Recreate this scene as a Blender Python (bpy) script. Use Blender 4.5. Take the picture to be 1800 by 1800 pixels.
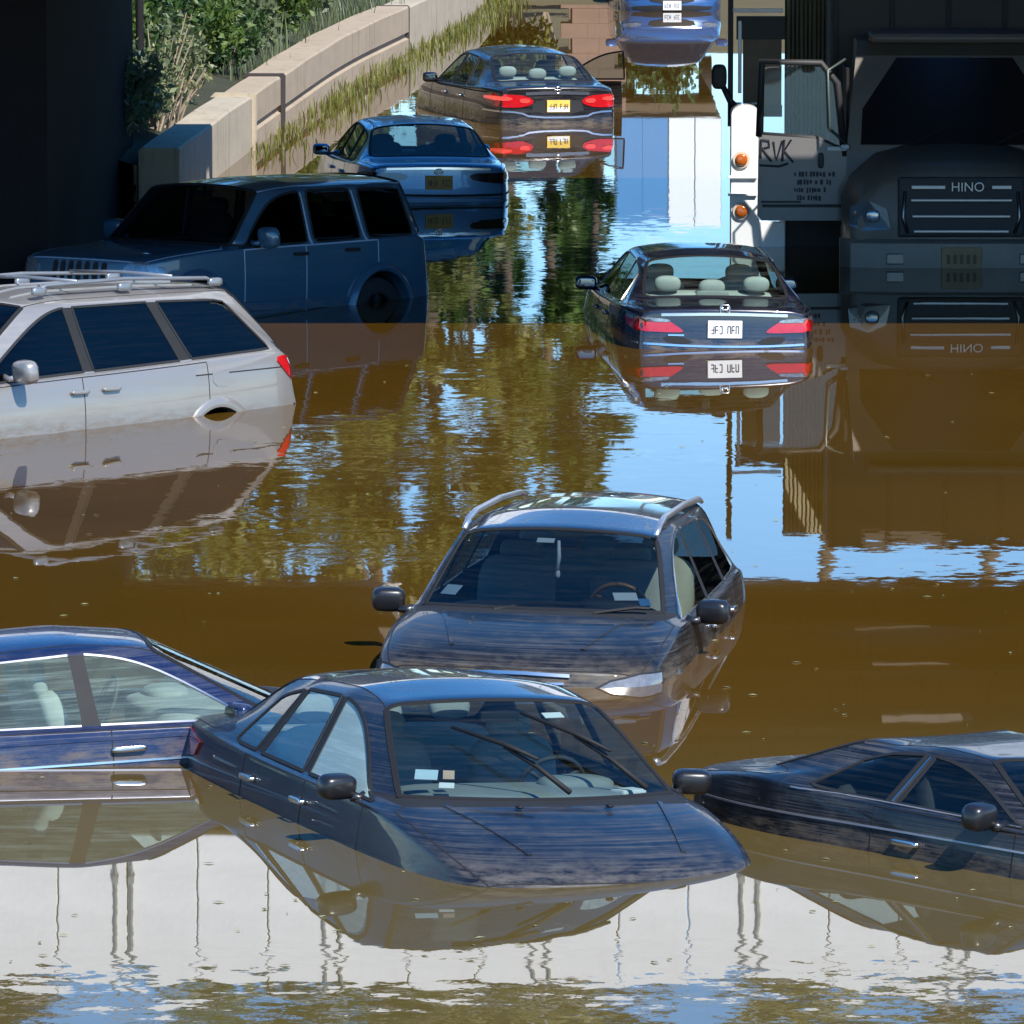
import bpy, bmesh, math, random
import numpy as np
from mathutils import Vector, Matrix
from mathutils.bvhtree import BVHTree
from mathutils.geometry import delaunay_2d_cdt

for o in list(bpy.data.objects): bpy.data.objects.remove(o, do_unlink=True)
random.seed(7); np.random.seed(7)
SC = bpy.context.scene
COL = SC.collection
R = math.radians

# ------------------------------------------------------------------ camera, sky, sun, exposure
FPX, CAM_H, Y_HOR = 13000.0, 6.3, -650.0          # long lens seen from an overpass, water level is z = 0
PITCH = math.atan((900 - Y_HOR) / FPX)
cam_d = bpy.data.cameras.new('camera'); cam_d.sensor_width = 36.0; cam_d.lens = 36.0 * FPX / 1800.0
cam_d.clip_start = 0.5; cam_d.clip_end = 3000
cam = bpy.data.objects.new('camera', cam_d); COL.objects.link(cam)
cam.location = (0, 0, CAM_H); cam.rotation_euler = (math.pi / 2 - PITCH, 0, 0)
SC.camera = cam
SUN_EL, SUN_AZ = R(46.0), R(180 - 32.0)            # high sun behind the camera and to the right
world = bpy.data.worlds.new('World'); SC.world = world; world.use_nodes = True
wn = world.node_tree.nodes; wl = world.node_tree.links
sky = wn.new('ShaderNodeTexSky'); sky.sky_type = 'NISHITA'; sky.sun_disc = False
sky.sun_elevation = SUN_EL; sky.sun_rotation = SUN_AZ
sky.air_density = 1.0; sky.dust_density = 0.1; sky.ozone_density = 4.0; sky.altitude = 1500
hs_ = wn.new('ShaderNodeHueSaturation'); hs_.inputs['Saturation'].default_value = 1.30; hs_.inputs['Hue'].default_value = .500      # deep clear blue after the storm
wl.new(sky.outputs[0], hs_.inputs['Color']); wl.new(hs_.outputs[0], wn['Background'].inputs[0]); wn['Background'].inputs[1].default_value = 0.148
sun_d = bpy.data.lights.new('sun', 'SUN'); sun_d.energy = 4.8; sun_d.angle = R(0.5); sun_d.color = (1, .955, .88)
sun = bpy.data.objects.new('sun', sun_d); COL.objects.link(sun)
to_sun = Vector((math.sin(SUN_AZ) * math.cos(SUN_EL), math.cos(SUN_AZ) * math.cos(SUN_EL), math.sin(SUN_EL)))
sun.rotation_euler = to_sun.to_track_quat('Z', 'Y').to_euler(); sun.location = (20, -30, 60)
SC.view_settings.view_transform = 'Standard'; SC.view_settings.look = 'None'
SC.view_settings.exposure = 0.75; SC.view_settings.gamma = 1.0
SC.render.resolution_x = SC.render.resolution_y = 1024
SC.render.engine = 'CYCLES'
SC.cycles.max_bounces = 8; SC.cycles.transparent_max_bounces = 16; SC.cycles.glossy_bounces = 5

def wp(px, py, z=0.0):
    """a place on the photograph (1800 px) at height z -> the spot in the street"""
    u, v = (px - 900) / FPX, (py - 900) / FPX
    dz = -math.sin(PITCH) - v * math.cos(PITCH); dy = math.cos(PITCH) - v * math.sin(PITCH)
    t = (z - CAM_H) / dz
    return Vector((u * t, dy * t, z))

# ------------------------------------------------------------------ materials
MATS = {}
def newmat(name):
    m = bpy.data.materials.new(name); m.use_nodes = True
    nt = m.node_tree; b = nt.nodes['Principled BSDF']
    return m, nt, b
def N(nt, typ, **kw):
    n = nt.nodes.new(typ)
    for k, v in kw.items():
        if k in n.inputs.keys(): n.inputs[k].default_value = v
        else: setattr(n, k, v)
    return n
def coords(nt, scale=(1, 1, 1), kind='Object'):
    tc = nt.nodes.new('ShaderNodeTexCoord'); mp = nt.nodes.new('ShaderNodeMapping')
    mp.inputs['Scale'].default_value = scale
    nt.links.new(tc.outputs[kind], mp.inputs[0]); return mp.outputs[0]
def ramp(nt, fac, p0, p1, c0=(0, 0, 0, 1), c1=(1, 1, 1, 1)):
    r = nt.nodes.new('ShaderNodeValToRGB'); e = r.color_ramp.elements
    e[0].position, e[1].position, e[0].color, e[1].color = p0, p1, c0, c1
    nt.links.new(fac, r.inputs[0]); return r.outputs[0]
def mixc(nt, fac, a, b):
    m = nt.nodes.new('ShaderNodeMix'); m.data_type = 'RGBA'
    for sock, v in ((m.inputs[0], fac), (m.inputs[6], a), (m.inputs[7], b)):
        if hasattr(v, 'is_linked') or isinstance(v, bpy.types.NodeSocket): nt.links.new(v, sock)
        else: sock.default_value = v if not isinstance(v, tuple) else (*v[:3], 1)
    return m.outputs[2]
def mathn(nt, op, a, b=None):
    m = nt.nodes.new('ShaderNodeMath'); m.operation = op
    for s, v in ((m.inputs[0], a), (m.inputs[1], b)):
        if v is None: continue
        if isinstance(v, bpy.types.NodeSocket): nt.links.new(v, s)
        else: s.default_value = v
    return m.outputs[0]
def plain(name, col, rough=.5, metal=0., coat=0., var=.25, scale=6., bump=0., spec=.5, emis=None):
    if name in MATS: return MATS[name]
    m, nt, b = newmat(name)
    c = coords(nt)
    n = N(nt, 'ShaderNodeTexNoise', Scale=scale, Detail=5.0, Roughness=.6); nt.links.new(c, n.inputs['Vector'])
    lo = tuple(x * (1 - var) for x in col); hi = tuple(min(1, x * (1 + var)) for x in col)
    out = mixc(nt, n.outputs[0], lo, hi); nt.links.new(out, b.inputs['Base Color'])
    b.inputs['Roughness'].default_value = rough; b.inputs['Metallic'].default_value = metal
    b.inputs['Coat Weight'].default_value = coat; b.inputs['Coat Roughness'].default_value = .04
    b.inputs['Specular IOR Level'].default_value = spec
    if bump:
        bp = N(nt, 'ShaderNodeBump', Strength=.6, Distance=bump); nt.links.new(n.outputs[0], bp.inputs['Height'])
        nt.links.new(bp.outputs[0], b.inputs['Normal'])
    if emis: b.inputs['Emission Color'].default_value = (*emis[:3], 1); b.inputs['Emission Strength'].default_value = emis[3]
    MATS[name] = m; return m
def paint(name, col, metal=.0, dust=.35, dustcol=(.20, .18, .16), streak=70., rough=.22, tide=None, coat=1.0, mud=(.17, .13, .085)):
    """car paint with a clear coat, a film of dried silt left in level lines by the falling water, and a muddy tide mark"""
    if name in MATS: return MATS[name]
    m, nt, b = newmat(name)
    def nz(sc, detail, rg):
        n = N(nt, 'ShaderNodeTexNoise', Scale=1.0, Detail=detail, Roughness=rg); nt.links.new(coords(nt, sc, 'Object'), n.inputs['Vector']); return n.outputs[0]
    s = ramp(nt, nz((1.1, 1.1, streak), 4.0, .65), .43, .66); z = ramp(nt, nz((2.2, 2.2, 2.2), 3.0, .55), .30, .62); g = ramp(nt, nz((9, 9, 9), 6.0, .75), .50, .74)
    f = mathn(nt, 'MULTIPLY', mathn(nt, 'MULTIPLY', s, z), dust)
    f = mathn(nt, 'ADD', f, mathn(nt, 'MULTIPLY', g, dust * .35))
    colr = mixc(nt, f, col, dustcol)
    if tide is not None:
        sx = nt.nodes.new('ShaderNodeSeparateXYZ'); nt.links.new(coords(nt), sx.inputs[0])
        mr = nt.nodes.new('ShaderNodeMapRange'); mr.interpolation_type = 'SMOOTHSTEP'; nt.links.new(sx.outputs[2], mr.inputs[0])
        mr.inputs['From Min'].default_value = tide + .16; mr.inputs['From Max'].default_value = tide - .02
        sp = ramp(nt, nz((6, 6, 26), 5.0, .7), .40, .62)
        td = mathn(nt, 'MULTIPLY', mathn(nt, 'MULTIPLY', mr.outputs[0], sp), .55)
        colr = mixc(nt, td, colr, mud); f = mathn(nt, 'MAXIMUM', f, td)
    nt.links.new(colr, b.inputs['Base Color'])
    b.inputs['Metallic'].default_value = metal
    nt.links.new(mathn(nt, 'ADD', mathn(nt, 'MULTIPLY', f, .6), rough), b.inputs['Roughness'])
    nt.links.new(mathn(nt, 'MULTIPLY', mathn(nt, 'SUBTRACT', 1.0, mathn(nt, 'MINIMUM', mathn(nt, 'MULTIPLY', f, 1.3), 1.0)), coat), b.inputs['Coat Weight'])
    b.inputs['Coat Roughness'].default_value = .03; b.inputs['Specular IOR Level'].default_value = .5 * coat
    MATS[name] = m; return m
def glass(name, tint, refl=1.0, dirt=.12, base=0.0, dcol=(.20, .20, .17)):
    """car glass: Fresnel mirror over a tinted, slightly soiled see-through pane"""
    if name in MATS: return MATS[name]
    m, nt, b = newmat(name); nt.nodes.remove(b)
    out = nt.nodes['Material Output']
    tr = N(nt, 'ShaderNodeBsdfTransparent'); tr.inputs[0].default_value = (*tint, 1)
    df = N(nt, 'ShaderNodeBsdfDiffuse'); df.inputs[0].default_value = (*dcol, 1)
    gl = N(nt, 'ShaderNodeBsdfGlossy', Roughness=.01)
    c = coords(nt, (2, 2, 55)); n = N(nt, 'ShaderNodeTexNoise', Scale=1.0, Detail=5.0, Roughness=.7); nt.links.new(c, n.inputs['Vector'])
    d = mathn(nt, 'ADD', mathn(nt, 'MULTIPLY', ramp(nt, n.outputs[0], .45, .8), dirt), base)
    mx1 = N(nt, 'ShaderNodeMixShader'); nt.links.new(d, mx1.inputs[0]); nt.links.new(tr.outputs[0], mx1.inputs[1]); nt.links.new(df.outputs[0], mx1.inputs[2])
    fr = N(nt, 'ShaderNodeFresnel'); ge = nt.nodes.new('ShaderNodeNewGeometry')      # a thin pane mirrors alike from both sides
    nt.links.new(mathn(nt, 'SUBTRACT', 1.52, mathn(nt, 'MULTIPLY', ge.outputs['Backfacing'], .862)), fr.inputs['IOR'])
    f = mathn(nt, 'MULTIPLY', fr.outputs[0], refl)
    mx = N(nt, 'ShaderNodeMixShader'); nt.links.new(f, mx.inputs[0]); nt.links.new(mx1.outputs[0], mx.inputs[1]); nt.links.new(gl.outputs[0], mx.inputs[2])
    nt.links.new(mx.outputs[0], out.inputs[0])
    MATS[name] = m; return m

rubber = plain('black_rubber', (.012, .012, .013), .65, spec=.25)
seam_m = plain('panel_gap_dark', (.006, .006, .007), .8)
chrome = plain('chrome', (.70, .69, .68), .24, 1.0, var=.10)
dark_trim = plain('dark_plastic_trim', (.018, .019, .021), .65, spec=.2)
tyre_m = plain('tyre_rubber', (.016, .016, .016), .8, bump=.004)
rim_m = plain('alloy_rim', (.35, .36, .37), .3, .8)
red_lens = plain('red_lens', (.42, .008, .012), .12, coat=1.0, var=.35, scale=14)
red_lit = plain('red_lens_lit', (.55, .02, .02), .15, coat=1.0, emis=(1, .10, .07, .5))
clear_lens = plain('clear_lens', (.24, .25, .26), .10, .5, coat=1.0, var=.9, scale=26)
amber = plain('amber_lens', (.42, .10, .012), .2, coat=1.0, var=.4, scale=30)
lamp_dark = plain('smoked_lens', (.03, .012, .014), .12, coat=1.0)
plate_w = plain('plate_white', (.72, .72, .70), .4, var=.08)
plate_y = plain('plate_yellow', (.72, .50, .10), .4, var=.2, scale=9)
plate_o = plain('plate_orange', (.55, .28, .03), .45, var=.3, scale=9)
ink = plain('plate_ink', (.02, .02, .05), .5)
seat_grey = plain('seat_cloth_grey', (.34, .36, .34), .85, bump=.002)
seat_tan = plain('seat_leather_tan', (.40, .36, .28), .6)
seat_dark = plain('seat_cloth_dark', (.03, .03, .032), .85)
dash_m = plain('dashboard_plastic', (.035, .036, .038), .7)
dash_grey = plain('dashboard_grey', (.22, .24, .23), .7)
wood_rim = plain('wood_rim', (.32, .15, .05), .35, coat=.6, scale=30)
paper = plain('paper_white', (.75, .75, .72), .7, var=.06)
sticker_b = plain('sticker_blue', (.12, .32, .55), .5)

# ------------------------------------------------------------------ mesh helpers
def link(name, me, mat=None, parent=None, smooth=False):
    o = bpy.data.objects.new(name, me); COL.objects.link(o)
    if mat is not None:
        for mm in (mat if isinstance(mat, (list, tuple)) else [mat]): me.materials.append(mm)
    if parent is not None: o.parent = parent
    if smooth:
        me.polygons.foreach_set('use_smooth', [True] * len(me.polygons))
    return o
def tag(o, label, cat=None, group=None, kind=None):
    if label: o['label'] = label
    if cat: o['category'] = cat
    if group: o['group'] = group
    if kind: o['kind'] = kind
    return o
def empty(name, loc=(0, 0, 0), rot=(0, 0, 0), parent=None):
    o = bpy.data.objects.new(name, None); COL.objects.link(o)
    o.location = loc; o.rotation_euler = rot; o.empty_display_size = .2
    if parent is not None: o.parent = parent
    return o
def pyobj(name, v, f, mat=None, parent=None, smooth=False):
    me = bpy.data.meshes.new(name); me.from_pydata([tuple(p) for p in v], [], [tuple(q) for q in f]); me.update()
    return link(name, me, mat, parent, smooth)
class MB:
    """collects boxes, tubes, lofts into one mesh"""
    def __init__(s): s.v = []; s.f = []
    def add(s, v, f):
        k = len(s.v); s.v += [tuple(p) for p in v]; s.f += [tuple(i + k for i in q) for q in f]; return s
    def box(s, c, size, rot=None, bev=0.0):
        bm = bmesh.new(); bmesh.ops.create_cube(bm, size=1.0)
        for q in bm.verts: q.co = Vector((q.co.x * size[0], q.co.y * size[1], q.co.z * size[2]))
        if bev: bmesh.ops.bevel(bm, geom=list(bm.edges), offset=bev, segments=2, affect='EDGES', profile=.6)
        M = Matrix.Translation(Vector(c)) @ (rot if rot is not None else Matrix.Identity(4))
        bm.verts.index_update()
        s.add([M @ q.co for q in bm.verts], [[q.index for q in f.verts] for f in bm.faces]); bm.free(); return s
    def tube(s, pts, r, seg=8, cap=True):
        pts = [Vector(p) for p in pts]; n = len(pts); rr = r if isinstance(r, (list, tuple)) else [r] * n
        v = []; up = None
        for i, p in enumerate(pts):
            t = (pts[min(i + 1, n - 1)] - pts[max(i - 1, 0)]).normalized()
            if up is None:
                up = t.orthogonal().normalized()
            up = (up - t * up.dot(t)).normalized(); w = t.cross(up)
            for k in range(seg):
                a = 2 * math.pi * k / seg; v.append(p + (up * math.cos(a) + w * math.sin(a)) * rr[i])
        f = []
        for i in range(n - 1):
            for k in range(seg):
                a, b = i * seg + k, i * seg + (k + 1) % seg
                f.append((a, b, b + seg, a + seg))
        if cap: f.append(tuple(range(seg))[::-1]); f.append(tuple(range((n - 1) * seg, n * seg)))
        return s.add(v, f)
    def loft(s, secs, cap=True, closed=True):
        m = len(secs[0]); v = [p for q in secs for p in q]; f = []
        for i in range(len(secs) - 1):
            for k in range(m if closed else m - 1):
                a, b = i * m + k, i * m + (k + 1) % m
                f.append((a, b, b + m, a + m))
        if cap: f.append(tuple(range(m))[::-1]); f.append(tuple(range((len(secs) - 1) * m, len(secs) * m)))
        return s.add(v, f)
    def blob(s, c, size, e=.6, rot=None, nu=18, nv=10):
        """superellipsoid: e -> 0 is a box, 1 an ellipsoid"""
        def sp(x, p): return math.copysign(abs(x) ** p, x)
        M = Matrix.Translation(Vector(c)) @ (rot if rot is not None else Matrix.Identity(4))
        v = []; f = []
        for j in range(nv + 1):
            ph = -math.pi / 2 + math.pi * j / nv
            for i in range(nu):
                th = 2 * math.pi * i / nu
                v.append(M @ Vector((size[0] / 2 * sp(math.cos(ph), e) * sp(math.cos(th), e), size[1] / 2 * sp(math.cos(ph), e) * sp(math.sin(th), e), size[2] / 2 * sp(math.sin(ph), e))))
        for j in range(nv):
            for i in range(nu):
                a, b = j * nu + i, j * nu + (i + 1) % nu
                f.append((a, b, b + nu, a + nu))
        return s.add(v, f)
    def build(s, name, mat=None, parent=None, smooth=False, fix=True):
        me = bpy.data.meshes.new(name); me.from_pydata(s.v, [], s.f)
        if fix:
            bm = bmesh.new(); bm.from_mesh(me); bmesh.ops.recalc_face_normals(bm, faces=bm.faces); bm.to_mesh(me); bm.free()
        me.update()
        return link(name, me, mat, parent, smooth)
def autosmooth(o, ang=35):
    me = o.data; me.polygons.foreach_set('use_smooth', [True] * len(me.polygons)); me.set_sharp_from_angle(angle=R(ang)); return o
def rotz(a): return Matrix.Rotation(a, 4, 'Z')
def roty(a): return Matrix.Rotation(a, 4, 'Y')
def rotx(a): return Matrix.Rotation(a, 4, 'X')
def chaikin(p, it=2, closed=True):
    p = [Vector(q) for q in p]
    for _ in range(it):
        o = []; n = len(p)
        for i in range(n if closed else n - 1):
            a, b = p[i], p[(i + 1) % n]; o += [a * .75 + b * .25, a * .25 + b * .75]
        p = o if closed else [p[0]] + o + [p[-1]]
    return p
# ------------------------------------------------------------------ water, ground, embankments
def water_material():
    m, nt, b = newmat('muddy_flood_water')
    tc = nt.nodes.new('ShaderNodeTexCoord'); pos = tc.outputs['Object']
    def noise(scale, detail, rough=.5, sc=(1, 1, 1)):
        mp = nt.nodes.new('ShaderNodeMapping'); mp.inputs['Scale'].default_value = sc; nt.links.new(pos, mp.inputs[0])
        n = N(nt, 'ShaderNodeTexNoise', Scale=scale, Detail=detail, Roughness=rough); nt.links.new(mp.outputs[0], n.inputs['Vector']); return n
    # silt colour, with slow drifts of thicker mud
    big = noise(.22, 4); col = mixc(nt, ramp(nt, big.outputs[0], .3, .7), (.068, .035, .0040), (.094, .048, .007))
    sy = nt.nodes.new('ShaderNodeSeparateXYZ'); nt.links.new(pos, sy.inputs[0])      # paler, thicker silt has drifted to the near end
    fy = nt.nodes.new('ShaderNodeMapRange'); fy.interpolation_type = 'SMOOTHSTEP'; nt.links.new(mathn(nt, 'ADD', sy.outputs[1], mathn(nt, 'MULTIPLY', big.outputs[0], 6.0)), fy.inputs[0])
    fy.inputs['From Min'].default_value = 48.0; fy.inputs['From Max'].default_value = 40.0
    col = mixc(nt, fy.outputs[0], col, (.094, .068, .022))
    nt.links.new(col, b.inputs['Base Color'])
    b.inputs['Roughness'].default_value = .012; b.inputs['IOR'].default_value = 1.333
    # ripples: long calm swell everywhere, wind patches where the surface is broken
    def patch(cx, cy, rx, ry, soft=.5):
        mp = nt.nodes.new('ShaderNodeMapping'); mp.vector_type = 'POINT'
        mp.inputs['Location'].default_value = (-cx / rx, -cy / ry, 0); mp.inputs['Scale'].default_value = (1 / rx, 1 / ry, 0)
        nt.links.new(pos, mp.inputs[0])
        ln = nt.nodes.new('ShaderNodeVectorMath'); ln.operation = 'LENGTH'; nt.links.new(mp.outputs[0], ln.inputs[0])
        mr = nt.nodes.new('ShaderNodeMapRange'); mr.interpolation_type = 'SMOOTHSTEP'
        mr.inputs['From Min'].default_value = 1.0; mr.inputs['From Max'].default_value = 1 - soft
        nt.links.new(ln.outputs['Value'], mr.inputs[0]); return mr.outputs[0]
    P = [patch(-1.0, 57.0, 3.6, 10.0, .5), patch(0.2, 78, 2.4, 16, .5), patch(3.6, 50.2, 3.4, 2.3, .6), patch(0, 29.0, 12, 6.9, .22), patch(-1.5, 100, 4, 14, .5)]
    A = [.034, .020, .022, .042, .018]
    fray = noise(.9, 3, .6, (.5, 1.4, 1)); fr = ramp(nt, fray.outputs[0], .34, .62)
    amp = None
    for p, a in zip(P, A):
        q = mathn(nt, 'MULTIPLY', mathn(nt, 'MULTIPLY', p, a), fr)
        amp = q if amp is None else mathn(nt, 'ADD', amp, q)
    amp = mathn(nt, 'ADD', amp, .0007)
    rip = noise(5.5, 5, .66, (.7, 1.0, 1)); swl = noise(1.6, 3, .55)
    def vec(n, k):
        s = nt.nodes.new('ShaderNodeVectorMath'); s.operation = 'SUBTRACT'; nt.links.new(n.outputs[1], s.inputs[0]); s.inputs[1].default_value = (.5, .5, .5)
        w = nt.nodes.new('ShaderNodeVectorMath'); w.operation = 'SCALE'; nt.links.new(s.outputs[0], w.inputs[0])
        if isinstance(k, bpy.types.NodeSocket): nt.links.new(k, w.inputs['Scale'])
        else: w.inputs['Scale'].default_value = k
        return w.outputs[0]
    ad = nt.nodes.new('ShaderNodeVectorMath'); ad.operation = 'ADD'; nt.links.new(vec(rip, amp), ad.inputs[0]); nt.links.new(vec(swl, .0020), ad.inputs[1])
    ml = nt.nodes.new('ShaderNodeVectorMath'); ml.operation = 'MULTIPLY'; nt.links.new(ad.outputs[0], ml.inputs[0]); ml.inputs[1].default_value = (2.4, 1, 0)
    up = nt.nodes.new('ShaderNodeVectorMath'); up.operation = 'ADD'; nt.links.new(ml.outputs[0], up.inputs[0]); up.inputs[1].default_value = (0, 0, 1)
    nm = nt.nodes.new('ShaderNodeVectorMath'); nm.operation = 'NORMALIZE'; nt.links.new(up.outputs[0], nm.inputs[0])
    nt.links.new(nm.outputs[0], b.inputs['Normal'])
    return m
tag(pyobj('flood_water', [(-60, -15, 0), (60, -15, 0), (60, 132, 0), (-60, 132, 0)], [(0, 1, 2, 3)], water_material()), 'brown flood water covering the road', kind='structure')
soil = plain('soil', (.085, .075, .035), .95, var=.4, scale=1.5, bump=.03)
prof = [(-400, -1.6), (112, -1.6), (127, .0), (134, .6), (146, 2.0), (175, 2.4), (400, 3), (2600, 3)]
gv = []; gf = []
for yy, zz in prof: gv += [(-1500, yy, zz), (1500, yy, zz)]
for i in range(len(prof) - 1): gf.append((2 * i, 2 * i + 1, 2 * i + 3, 2 * i + 2))
tag(pyobj('ground', gv, gf, soil), 'ground under and beyond the flood', kind='structure')

# low concrete wall curving away on the left
basepx = [(316, 367), (324, 360), (334, 351), (400, 296), (500, 221), (600, 148), (700, 98), (760, 68), (815, 38), (852, 5), (872, -24)]
wb = chaikin([wp(a, b) for a, b in basepx], 3, False)
def resample(p, n):
    d = [0]
    for i in range(1, len(p)): d.append(d[-1] + (p[i] - p[i - 1]).length)
    out = []
    for k in range(n):
        t = d[-1] * k / (n - 1); i = 0
        while i < len(d) - 2 and d[i + 1] < t: i += 1
        out.append(p[i].lerp(p[i + 1], (t - d[i]) / max(1e-9, d[i + 1] - d[i])))
    return out
wb = resample(wb, 90)
def wall_n(i):
    t = (wb[min(i + 1, 89)] - wb[max(i - 1, 0)]).normalized(); return Vector((-t.y, t.x, 0))
def concrete(name, c, streak=1.0):
    m, nt, b = newmat(name)
    c1 = coords(nt, (.9, .9, 3.0)); n1 = N(nt, 'ShaderNodeTexNoise', Scale=1.2, Detail=6.0, Roughness=.65); nt.links.new(c1, n1.inputs['Vector'])
    c2 = coords(nt, (5, 5, .5)); n2 = N(nt, 'ShaderNodeTexNoise', Scale=1.5, Detail=4.0, Roughness=.6); nt.links.new(c2, n2.inputs['Vector'])
    c3 = coords(nt, (1, 1, 1)); n3 = N(nt, 'ShaderNodeTexNoise', Scale=22.0, Detail=4.0, Roughness=.6); nt.links.new(c3, n3.inputs['Vector'])
    base = mixc(nt, n1.outputs[0], tuple(x * .78 for x in c), tuple(min(1, x * 1.2) for x in c))
    st = mixc(nt, mathn(nt, 'MULTIPLY', ramp(nt, n2.outputs[0], .55, .72), .45 * streak), base, (c[0] * .45, c[1] * .40, c[2] * .32))
    nt.links.new(st, b.inputs['Base Color']); b.inputs['Roughness'].default_value = .88
    bp = N(nt, 'ShaderNodeBump', Strength=.5, Distance=.006); nt.links.new(n3.outputs[0], bp.inputs['Height']); nt.links.new(bp.outputs[0], b.inputs['Normal'])
    MATS[name] = m; return m
conc = concrete('wall_concrete', (.36, .285, .20), 1.5); conc2 = concrete('pale_concrete', (.39, .335, .25), 1.5)
wall = empty('retaining_wall', wb[45]); tag(wall, 'low tan concrete wall with a groove curving along the weeds on the left', 'wall')
WP = [(0, -1.3), (0, .20), (.05, .22), (.05, .285), (0, .305), (0, .64), (.02, .665), (.40, .665), (.43, .64), (.43, -1.3)]
def wall_seg(i0, i1, prof, mat):
    mb = MB(); secs = []
    for i in range(i0, i1 + 1):
        n = wall_n(i); dz = .018 * math.sin(i * .7) * .3
        secs.append([wb[i] + n * d + Vector((0, 0, z + (dz if z > .5 else 0))) - wb[45] for d, z in prof])
    mb.loft(secs); return autosmooth(mb.build('wall_segment', mat, wall), 30)
def near_px(px):
    best = 0
    for i, p in enumerate(wb):
        q = 900 + FPX * p.x / (p.y * math.cos(PITCH) + CAM_H * math.sin(PITCH))
        if q < px: best = i
    return best
J1, J2, J0 = near_px(497), near_px(716), near_px(445)
flat = [(0, -1.3), (0, .64), (.02, .665), (.42, .665), (.45, .64), (.45, -1.3)]
wall_seg(0, J0, flat, conc2); wall_seg(J0 + 0, J1, WP, conc)
wall_seg(J1 + 0, J2, [(d - .05 if d < .2 else d + .03, z + (.03 if z > .5 else 0)) for d, z in WP], conc)
wall_seg(J2, 89, [(d - .02 if d < .2 else d, z) for d, z in flat], conc2)
for jj in (J0, J1, J2):   # open joints with bulging filler
    n = wall_n(jj); t = Vector((n.y, -n.x, 0)); c = wb[jj] - wb[45]
    mb = MB()
    for q in range(2 if jj != J0 else 3):
        o = t * (.07 * q - .05)
        mb.loft([[c + o + n * d + Vector((0, 0, z)) + t * e for e in (-.016, .016)] + [c + o + n * (d + .05) + Vector((0, 0, z - .05)) + t * e for e in (.016, -.016)] for d, z in ((-.052, -.2), (-.056, .67), (-.03, .70), (.45, .70))])
    mb.build('joint_filler', plain('joint_mastic', (.035, .03, .028), .8) if jj != J0 else conc2, wall)
# bank behind it
em = plain('weedy_bank', (.030, .032, .014), .95, var=.5, scale=2.2, bump=.05)
offs = [(.40, .45), (1.2, .62), (2.6, 1.3), (5, 2.6), (10, 4.2), (22, 5.5), (60, 6.5)]
ev = []; ef = []
for i in range(0, 90, 3):
    n = wall_n(i)
    for d, z in offs:
        q = wb[i] + n * d; ev.append((q.x, q.y, z + (.12 * math.sin(i * 1.3 + d * 2) if d > 1 else 0)))
m_ = len(offs); rows = len(range(0, 90, 3))
for i in range(rows - 1):
    for j in range(m_ - 1): ef.append((i * m_ + j, (i + 1) * m_ + j, (i + 1) * m_ + j + 1, i * m_ + j + 1))
tag(pyobj('embankment', ev, ef, em, None, True), 'weedy bank rising behind the low wall', kind='structure')
rv = []; rf = []
for k, yy in enumerate((84, 100, 120, 150)):
    for d, z in ((7.6, -1.5), (8.2, .5), (11, 2.2), (20, 4.5), (60, 6)): rv.append((d + k * .3, yy, z))
for i in range(3):
    for j in range(4): rf.append((i * 5 + j, i * 5 + j + 1, (i + 1) * 5 + j + 1, (i + 1) * 5 + j))
tag(pyobj('verge', rv, rf, em, None, True), 'grassy verge right of the road beyond the bridge', kind='structure')

# ------------------------------------------------------------------ the road bridge overhead (seen by its shadow, its abutment and its mirror image)
BY0, BY1, BZ, BT = 64.0, 81.3, 4.18, 5.50
bridge = empty('road_bridge', (0, (BY0 + BY1) / 2, 0)); tag(bridge, 'concrete road bridge overhead with pale parapet, shading the far cars', 'bridge')
by = (BY0 + BY1) / 2
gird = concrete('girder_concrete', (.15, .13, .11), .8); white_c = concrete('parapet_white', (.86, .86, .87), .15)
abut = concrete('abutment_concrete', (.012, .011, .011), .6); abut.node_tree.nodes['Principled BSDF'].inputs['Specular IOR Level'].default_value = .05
HOLES = [(3.7, 4.6, 72.4, 73.6), (4.1, 4.95, 71.6, 72.9), (3.8, 4.7, 75.8, 77.3), (4.4, 5.35, 74.85, 76.1), (-1.25, -.2, 76.8, BY1)]    # unseen openings added to the deck so sun reaches the white truck and wall
xs = sorted({-26, 26} | {h[0] for h in HOLES} | {h[1] for h in HOLES}); ys = sorted({BY0 + .25, BY1} | {h[2] for h in HOLES} | {h[3] for h in HOLES})
mb = MB()
for a in range(len(xs) - 1):
    for c in range(len(ys) - 1):
        x0, x1, y0, y1 = xs[a], xs[a + 1], ys[c], ys[c + 1]
        if any(h[0] <= (x0 + x1) / 2 <= h[1] and h[2] <= (y0 + y1) / 2 <= h[3] for h in HOLES): continue
        mb.box(((x0 + x1) / 2, (y0 + y1) / 2 - by, 4.62), (x1 - x0, y1 - y0, .20))
mb.build('deck_slab', gird, bridge)
for yy in (64.55, 67.5, 70.6, 74.5, 77.8, 80.6):
    for x0, x1 in (((-26, 26),) if yy < 76 else ((-26, -1.25), (-.2, 26))):
        mb = MB(); mb.box(((x0 + x1) / 2, yy - by, 4.36), (x1 - x0, .18, .32)); mb.box(((x0 + x1) / 2, yy - by, 4.215), (x1 - x0, .46, .07)); mb.build('girder', gird, bridge)
pw = .615; x = -8.6; k = 0
panel = MB().box((0, 0, 0), (pw - .012, .22, BT - BZ), None, .012).build('parapet_panel', white_c, bridge); pm = panel.data
while x < 8.6:
    ob = panel if k == 0 else bpy.data.objects.new('parapet_panel', pm)
    if k: COL.objects.link(ob); ob.parent = bridge
    ob.location = (x, BY0 + .12 - by, (BZ + BT) / 2 + random.uniform(-.006, .006)); x += pw; k += 1
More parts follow.
